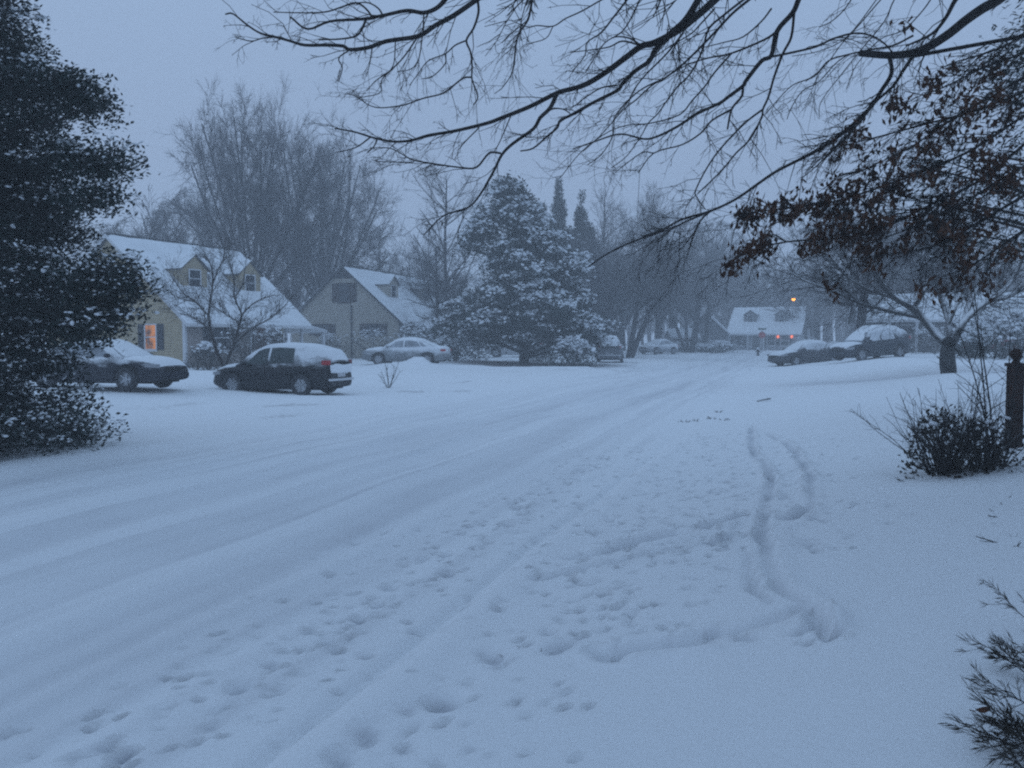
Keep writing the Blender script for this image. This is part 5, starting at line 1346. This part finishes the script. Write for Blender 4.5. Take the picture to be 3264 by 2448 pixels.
# leafy patches follow the bunches seen in the photograph
for bx, by, br in [(330, 1200, 170), (470, 1190, 150), (200, 1230, 90), (330, 1400, 90), (190, 1490, 80), (100, 1545, 60), (1100, 560, 110), (1240, 520, 90), (1340, 440, 80), (830, 790, 120), (1130, 120, 40), (1650, 210, 90), (1740, 380, 90), (760, 1250, 260), (1050, 1180, 260), (1250, 760, 120), (950, 1450, 160), (1500, 900, 250), (1400, 1250, 250)]:
    pr = np.maximum(pr, .75 * np.exp(-(np.hypot(f6x - bx, f6y - by) / (br * .8)) ** 2))
keep = tips[rng.random(len(tips)) < pr * .15]
limb_pts = np.concatenate([P for P, _ in T6])
extra_l, stalks = [], []
for bx_, by_, br_ in [(330, 1200, 120), (470, 1190, 120), (210, 1235, 70), (330, 1400, 80), (200, 1480, 70), (100, 1545, 45), (300, 1440, 60), (620, 1180, 130), (760, 1240, 170), (900, 1330, 190), (1050, 1180, 170), (650, 1400, 120), (950, 1450, 130), (830, 790, 90), (780, 1090, 130), (1110, 560, 70), (1340, 440, 50), (1130, 120, 25), (1180, 1010, 130), (1350, 1330, 150), (1560, 1500, 150), (1600, 620, 180), (1700, 980, 180)]:
    for _ in range(int(br_ / 15)):
        fx, fy = bx_ + rng.normal(0, .5) * br_, by_ + rng.normal(0, .42) * br_
        x_, y_ = (2264 + fx / 1.843) / 3.1875, fy / 1.843 / 3.1875
        q = at(x_, y_, dep6(x_, y_) + rng.uniform(-.35, .35))
        i_ = np.argmin(np.linalg.norm(limb_pts - q - np.array([.12, 0, .1]), axis=1)); o_ = limb_pts[i_]
        extra_l.append(q); stalks.append((np.array([o_, .5 * (o_ + q) + np.array([-.02, 0, .04]) + rng.normal(0, .02, 3), q]), np.array([.005, .004, .002])))
keep = np.concatenate([keep, np.array(extra_l)])
tubes(twig_geo, [(P - off, R) for P, R in stalks], 4); twig_geo.build('twig', M['bark_near'], oak)
n = 15
C = (keep[:, None] + rng.normal(0, .045, (len(keep), n, 3)) + np.array([0, 0, -.04])).reshape(-1, 3)
D = unit(rng.normal(0, .6, (len(C), 3)) + np.array([-.2, 0, -.8]))
g = Geo(); leaf_cards(g, C - off, D, rng.normal(0, 1, (len(C), 3)), rng.uniform(.05, .1, len(C)), rng.uniform(.02, .042, len(C)))
g.build('leaf_bunches', M['oak_leaf'], oak)

# -- bare tree with snow along its limbs, on the rise to the right
rng = np.random.default_rng(10)
Z5 = ((2464, 800), 2.07)
dep5 = lambda x, y: 28.0 + 1.2 * math.sin(x / 33.0) * math.cos(y / 27.0)
l5 = [
 (7.0, 5.5, [(1160, 800), (1152, 740), (1150, 680), (1162, 600)]),
 (4.2, 1.0, [(1160, 620), (1130, 600), (1060, 530), (1000, 460), (930, 390), (870, 350), (800, 310), (740, 250), (700, 180), (650, 100), (600, 0)]),
 (2.2, .6, [(1000, 465), (950, 435), (830, 410), (700, 380), (560, 340), (430, 280), (330, 240), (200, 190), (100, 130)]),
 (3.0, .7, [(1160, 620), (1165, 590), (1160, 480), (1110, 330), (1080, 230), (1050, 100), (1060, -40)]),
 (4.0, .9, [(1165, 620), (1200, 580), (1250, 480), (1320, 400), (1420, 330), (1520, 260), (1600, 150), (1659, 30), (1720, -80)]),
 (2.6, .7, [(1260, 470), (1300, 330), (1370, 200), (1430, 100), (1560, 0), (1620, -100)]),
 (2.0, .6, [(930, 370), (1000, 260), (1020, 180), (990, 80), (1000, -30)]),
 (2.0, .6, [(1420, 330), (1560, 300), (1700, 220), (1850, 150)]),
 (1.6, .5, [(560, 340), (450, 230), (330, 120), (250, 40)]),
 (1.5, .5, [(800, 310), (640, 260), (500, 180), (380, 60)]),
 (1.5, .5, [(1300, 330), (1290, 200), (1240, 60), (1250, -80)]),
 (1.5, .5, [(1160, 480), (1210, 350), (1190, 200), (1160, 60)]),
]
T5 = traced(l5, *Z5, dep5, rng, 1.1)
bx, by = gnd(1160 / 2.07 / 3.1875 + 773, (800 + 770 / 2.07) / 3.1875)[:2] if False else T5[0][0][0][:2]
off = np.array([bx, by, zg(bx, by)])
st_ = empty('bare_tree', tuple(off), 0, 'low forking bare tree with snow along its limbs, on the rise to the right', 'tree')
T5[0][0][0][2] = min(T5[0][0][0][2], off[2] - .2)
g = Geo(); tubes(g, [(P - off, R) for P, R in T5], 8); g.build('trunk', M['bark_snowy'], st_, smooth=True)
tw = twigs_on(rng, T5[1:], .15, 1.8, (.3, .95), .12, .0, .006, levels=((6, .55, 4), (4, .5, 3)))
g = Geo()
for p, r in tw: tubes_arr(g, p - off, r, 3)
g.build('crown', M['twig_mid'], st_)

# -- little ornamental tree by the black crossover
rng = np.random.default_rng(12)
ZB = ((600, 700), 2.765)
q = gnd((600 + 290 / 2.765) / 3.1875, (700 + 1480 / 2.765) / 3.1875)
dz_ = q[1]
dep7 = lambda x, y: dz_ + .6 * math.sin(x / 17.0)
l7 = [
 (3.4, 2.6, [(285, 1520), (290, 1480), (295, 1400), (312, 1290)]),
 (2.2, .5, [(312, 1300), (240, 1130), (205, 1000), (180, 860), (190, 740), (215, 570), (200, 400), (130, 300)]),
 (2.2, .5, [(312, 1300), (330, 1270), (400, 1100), (450, 930), (470, 830), (410, 690), (400, 500), (350, 350)]),
 (1.3, .4, [(415, 1080), (560, 960), (720, 870), (840, 770), (880, 720)]),
 (1.2, .4, [(460, 850), (560, 750), (650, 700), (760, 660)]),
 (1.2, .4, [(180, 850), (60, 720), (-50, 640), (-160, 480)]),
 (1.0, .4, [(440, 900), (390, 870), (250, 780), (120, 660)]),
 (1.0, .4, [(215, 570), (270, 430), (340, 310)]),
 (1.0, .4, [(60, 720), (-80, 690), (-220, 600)]),
 (1.0, .4, [(410, 690), (480, 560), (500, 420)]),
 (1.0, .4, [(205, 1000), (110, 900), (20, 850), (-90, 820)]),
]
T7 = [(P, R * .72) for P, R in traced(l7, *ZB, dep7, rng, .5)]
off = np.array([T7[0][0][0][0], T7[0][0][0][1], zg(*T7[0][0][0][:2])]); T7[0][0][0][2] = off[2] - .2
ot = empty('ornamental_tree', tuple(off), 0, 'small bare forking tree at the nose of the black crossover', 'tree')
g = Geo(); tubes(g, [(P - off, R) for P, R in T7], 7); g.build('trunk', M['bark_mid'], ot, smooth=True)
tw = twigs_on(rng, T7[1:], .085, .85, (.3, .8), .1, .06, .0042, levels=((5, .55, 4), (4, .5, 3)))
g = Geo()
for p, r in tw: tubes_arr(g, p - off, r, 3)
g.build('crown', M['bark_mid'], ot)

# -- bush with bare shoots by the gate post
rng = np.random.default_rng(14)
for (px, py, rx, h, n, lab) in [(944, 474, .42, .62, 1500, 'dense dark evergreen bush with long bare shoots'), (986, 470, .4, .5, 1100, 'lower dark evergreen bush at the foot of the gate post')]:
    q = gnd(px, py); off = np.array([q[0], q[1], q[2]])
    b = clump_bush('evergreen_bush', lab, 'bush', q[0], q[1], rx, rx, h, M['bush'], int(n * .7), .055, rng, .008, stems=16, dz=-.03)
    k = 70 if rx > .41 else 44
    a = rng.uniform(0, 6.28, k); D = unit(bst([.5 * np.cos(a) - .05, .4 * np.sin(a), rng.uniform(.5, 1.5, k)], -1))
    lv = grow(rng, (bst([.12 * np.cos(a), .12 * np.sin(a), a * 0], -1), D, rng.uniform(.5, 1.05, k), np.full(k, .005)), [dict(n=7, jit=.09, trop=-.03, tip=.4), dict(n=4, k=5, ang=(.4, 1.1), ratio=.25, rr=.6, rmin=.0022, f0=.3, jit=.12, trop=.02)])
    g = Geo()
    for p, r in lv: tubes_arr(g, p, r, 4)
    g.build('shoot', M['bark_near'], b)
q = gnd(1000, 455); k = 5; a = rng.uniform(0, 6.28, k)
sp = empty('sapling', tuple(q), 0, 'thin dark bare sapling stems just left of the gate post', 'sapling')
lv = grow(rng, (bst([.08 * np.cos(a), .08 * np.sin(a), a * 0 - .05], -1), unit(bst([.12 * np.cos(a), .12 * np.sin(a), a * 0 + 1], -1)), rng.uniform(1.2, 1.9, k), np.full(k, .011)),
          [dict(n=7, jit=.05, trop=.03, tip=.4), dict(n=5, k=9, ang=(.4, 1.0), ratio=.3, rr=.6, rmin=.003, f0=.3, jit=.12, trop=.02), dict(n=4, k=3, ang=(.4, 1.0), ratio=.4, rr=.7, rmin=.002, f0=.3, jit=.12, trop=.0)])
g = Geo(); tubes_arr(g, *lv[0], 6); g.build('stem', M['bark_near'], sp)
g = Geo()
for p, r in lv[1:]: tubes_arr(g, p, r, 4)
g.build('twig', M['bark_near'], sp)

# -- low needled shrub in the near right corner
q = gnd(1182, 692); q2 = np.array([q[0], q[1], zg(q[0], q[1])])
lowb = empty('low_shrub', tuple(q2), 0, 'low shrub with thin dark needles leaning in at the lower right corner', 'shrub')
k = 62; a = rng.uniform(2.0, 4.4, k)
D = unit(bst([np.cos(a), .9 * np.sin(a), rng.uniform(.05, .75, k)], -1))
bp_ = np.array([gnd(rng.uniform(1035, 1120), rng.uniform(625, 800)) for _ in range(k)]) - q2
lv = grow(rng, (bp_, D, rng.uniform(.1, .34, k), np.full(k, .0024)), [dict(n=6, jit=.08, trop=.01, tip=.4), dict(n=4, k=6, ang=(.3, .8), ratio=.38, rr=.6, rmin=.0018, f0=.25, jit=.12, trop=.02)])
g = Geo()
for p, r in lv: tubes_arr(g, p, r, 4)
g.build('stem', M['bark_near'], lowb)
P_, D_, _, _ = spawn(rng, lv[1][0], lv[1][1], 7, (.3, .7), .2); P0, D0, _, _ = spawn(rng, lv[0][0], lv[0][1], 16, (.3, .7), .35)
C = np.concatenate([P_, P0]); D = np.concatenate([D_, D0]); n = len(C)
g = Geo(); leaf_cards(g, C + unit(D) * .02, D, rng.normal(0, 1, (n, 3)), rng.uniform(.03, .075, n), rng.uniform(.002, .005, n)); g.build('foliage', M['bush'], lowb)
q = gnd((2764 + 645 / 1.75) / 3.1875, (1500 + 1385 / 1.75) / 3.1875)
fl = empty('fallen_leaf', (q[0], q[1], q[2] + .04), .5, 'curled orange-brown leaf lying in the snow by the low shrub', 'leaf')
a = np.linspace(-1, 1, 9)[:, None]; v = np.linspace(-1, 1, 5)[None, :]
P = .8 * bst([a * .045 + 0 * v, v * .022 * np.sqrt(np.clip(1 - a ** 2, 0, 1)), .018 * a ** 2 + .012 * v ** 2 * (1 - a ** 2) - .02 + 0 * a * v], -1)
Geo().grid(P).build('blade', M['leaf_orange'], fl, smooth=True)
g = Geo(); tubes(g, [(np.array([(-.08, 0, .01), (-.045, 0, -.002)]), np.array([.0018, .0018]))], 5); g.build('stalk', M['leaf_orange'], fl)

# -- twiggy scraps sticking out of the snow
def sprig(name, label, px, py, k, L, spread, up, rmin, rng, cat='twig', group=None, kids=4):
    q = gnd(px, py); z = zg(q[0], q[1]); root = empty(name, (q[0], q[1], z - .04), 0, label, cat, group)
    a = rng.uniform(0, 6.28, k); D = unit(bst([spread * np.cos(a), spread * np.sin(a), a * 0 + up], -1))
    lv = grow(rng, (bst([.03 * np.cos(a), .03 * np.sin(a), a * 0], -1), D, rng.uniform(.6, 1.1, k) * L, np.full(k, rmin * 2)), [dict(n=5, jit=.1, trop=.0, tip=.5), dict(n=3, k=kids, ang=(.4, .9), ratio=.35, rr=.6, rmin=rmin, f0=.3, jit=.1, trop=.02)])
    g = Geo()
    for p, r in lv: tubes_arr(g, p, r, 4)
    g.build('stem', M['bark_near'], root)
    return root
sprig('bare_twigs', 'thin V-shaped bare stems in the snow to the right of the black crossover', 838 * D2, 838 * D2, 9, 1.0, .5, 1, .005, rng, 'twigs')
for k, (x, y, lab) in enumerate([(1478, 912, 'short dark weed tuft at the left of the group by the far kerb'), (1500, 910, 'tiny dark weed tuft second from the left by the far kerb'), (1537, 905, 'dark weed tuft in the middle of the group by the far kerb'), (1552, 890, 'tallest dark weed tuft, at the top of the group by the far kerb'), (1565, 908, 'low dark weed tuft at the right of the group by the far kerb')]):
    sprig('weed_tuft', lab, x * D2, y * D2, 8, .11, .9, .8, .004, rng, 'weed', 'weed tufts poking through the snow')
sprig('bare_twigs', 'few wiry twigs poking out of the snow near the foreground', 1135 * D2, 1418 * D2, 7, .12, 1.4, .4, .0015, rng, 'twigs')
for x, y, lab in [(2160, 1082, 'dark prickly sprig at the right edge under the bush'), (2180, 1112, 'short flat sprig below the prickly one at the right edge'), (2192, 1170, 'lowest dark sprig at the right edge above the low shrub'), (1985, 1040, 'tiny sprig lying left of the dense dark bush')]:
    sprig('fallen_sprig', lab, x * D2, y * D2, 7, .2, 1.4, .35, .0025, rng, 'sprig', 'sprigs lying in the snow')
q = gnd(1650 * D2, 866 * D2)
stk = empty('fallen_stick', (q[0], q[1], q[2] + .06), .35, 'pale snow-crusted stick lying on the far verge', 'stick')
g = Geo(); tubes(g, [(np.array([(-.2, 0, -.06), (-.05, .01, -.03), (.1, -.01, -.01), (.2, .015, .0)]), np.array([.02, .024, .026, .028]))], 7); g.build('wood', M['bark_snowy'], stk)
g = Geo(); tubes(g, [(np.array([(.05, 0, -.02), (.12, .05, .01), (.17, .08, .02)]), np.array([.012, .01, .006]))], 5); g.build('side_twig', M['bark_snowy'], stk)
# ------------------------------------------------------------------ air, sky, light, camera
def haze(density, c, x0, x1, y0, y1, z0, z1):
    g = Geo(); g.box(x0, x1, y0, y1, z0, z1)
    m = bpy.data.materials.new('haze'); m.use_nodes = True; nt = m.node_tree; nt.nodes.clear()
    o = nt.nodes.new('ShaderNodeOutputMaterial'); v = nt.nodes.new('ShaderNodeVolumePrincipled')
    v.inputs['Color'].default_value = (*c, 1); v.inputs['Density'].default_value = density; v.inputs['Anisotropy'].default_value = .2
    nt.links.new(v.outputs['Volume'], o.inputs['Volume'])
    ob = g.build('haze', m); tag(ob, 'pale snowy air thickening with distance', 'haze', kind='stuff')
    return ob
HAZE = 0.0043
haze(HAZE, (.985, .99, 1.0), -520, 520, -80, 520, -3, 32)

w = bpy.data.worlds.new('World'); S.world = w; w.use_nodes = True
nt = w.node_tree; bg = nt.nodes['Background']
N, L = nt.nodes.new, nt.links.new
sky = N('ShaderNodeTexSky'); sky.sky_type = 'NISHITA'; sky.sun_disc = False
SUN_EL, SUN_AZ = math.radians(6), math.radians(-60)
sky.sun_elevation = SUN_EL; sky.sun_rotation = SUN_AZ
ge = N('ShaderNodeNewGeometry'); sx = N('ShaderNodeSeparateXYZ'); L(ge.outputs['Incoming'], sx.inputs['Vector'])
tc = N('ShaderNodeTexCoord'); sz = N('ShaderNodeSeparateXYZ'); L(tc.outputs['Generated'], sz.inputs['Vector'])
rp = N('ShaderNodeMapRange'); rp.inputs['From Min'].default_value = .2; rp.inputs['From Max'].default_value = .9; L(sz.outputs['Z'], rp.inputs['Value'])
nz = N('ShaderNodeTexNoise'); nz.inputs['Scale'].default_value = 1.6; nz.inputs['Detail'].default_value = 3; L(tc.outputs['Generated'], nz.inputs['Vector'])
mx = N('ShaderNodeMix'); mx.data_type = 'RGBA'; L(rp.outputs['Result'], mx.inputs['Factor'])
OV = 10.0   # the cloud layer, in the same units as the physical sky
mx.inputs['A'].default_value = (.300 * OV, .406 * OV, .602 * OV, 1); mx.inputs['B'].default_value = (.340 * OV, .520 * OV, .775 * OV, 1)
mn = N('ShaderNodeMapRange'); mn.inputs['To Min'].default_value = .9; mn.inputs['To Max'].default_value = 1.1; L(nz.outputs['Fac'], mn.inputs['Value'])
m2 = N('ShaderNodeMix'); m2.data_type = 'RGBA'; m2.blend_type = 'MULTIPLY'; m2.inputs['Factor'].default_value = 1; L(mx.outputs['Result'], m2.inputs['A']); L(mn.outputs['Result'], m2.inputs['B'])
cloud = N('ShaderNodeMix'); cloud.data_type = 'RGBA'; cloud.inputs['Factor'].default_value = .96
L(sky.outputs['Color'], cloud.inputs['A']); L(m2.outputs['Result'], cloud.inputs['B'])
L(cloud.outputs['Result'], bg.inputs['Color']); bg.inputs['Strength'].default_value = .1

ld = bpy.data.lights.new('sun', 'SUN'); ld.energy = .16; ld.angle = math.radians(50); ld.color = (.72, .84, 1.0)
lo = bpy.data.objects.new('sun', ld); COL.objects.link(lo)
dirv = Vector((math.sin(SUN_AZ), math.cos(SUN_AZ) * .9, 1.0)).normalized()   # light seeps through the cloud from high on the left
lo.rotation_euler = dirv.to_track_quat('Z', 'Y').to_euler()

cam = bpy.data.cameras.new('camera'); cam.sensor_width = 36; cam.lens = 36 * F / 1024; cam.clip_start = .05; cam.clip_end = 2000
co = bpy.data.objects.new('camera', cam); COL.objects.link(co)
co.location = (0, 0, EYE); co.rotation_euler = (math.pi / 2 - PITCH, 0, 0)
S.camera = co

S.view_settings.view_transform = 'Standard'; S.view_settings.look = 'None'; S.view_settings.exposure = 0; S.view_settings.gamma = 1
S.cycles.use_denoising = False
S.cycles.max_bounces = 6; S.cycles.diffuse_bounces = 3; S.cycles.volume_bounces = 4; S.cycles.transparent_max_bounces = 4
S.cycles.filter_width = 2.2
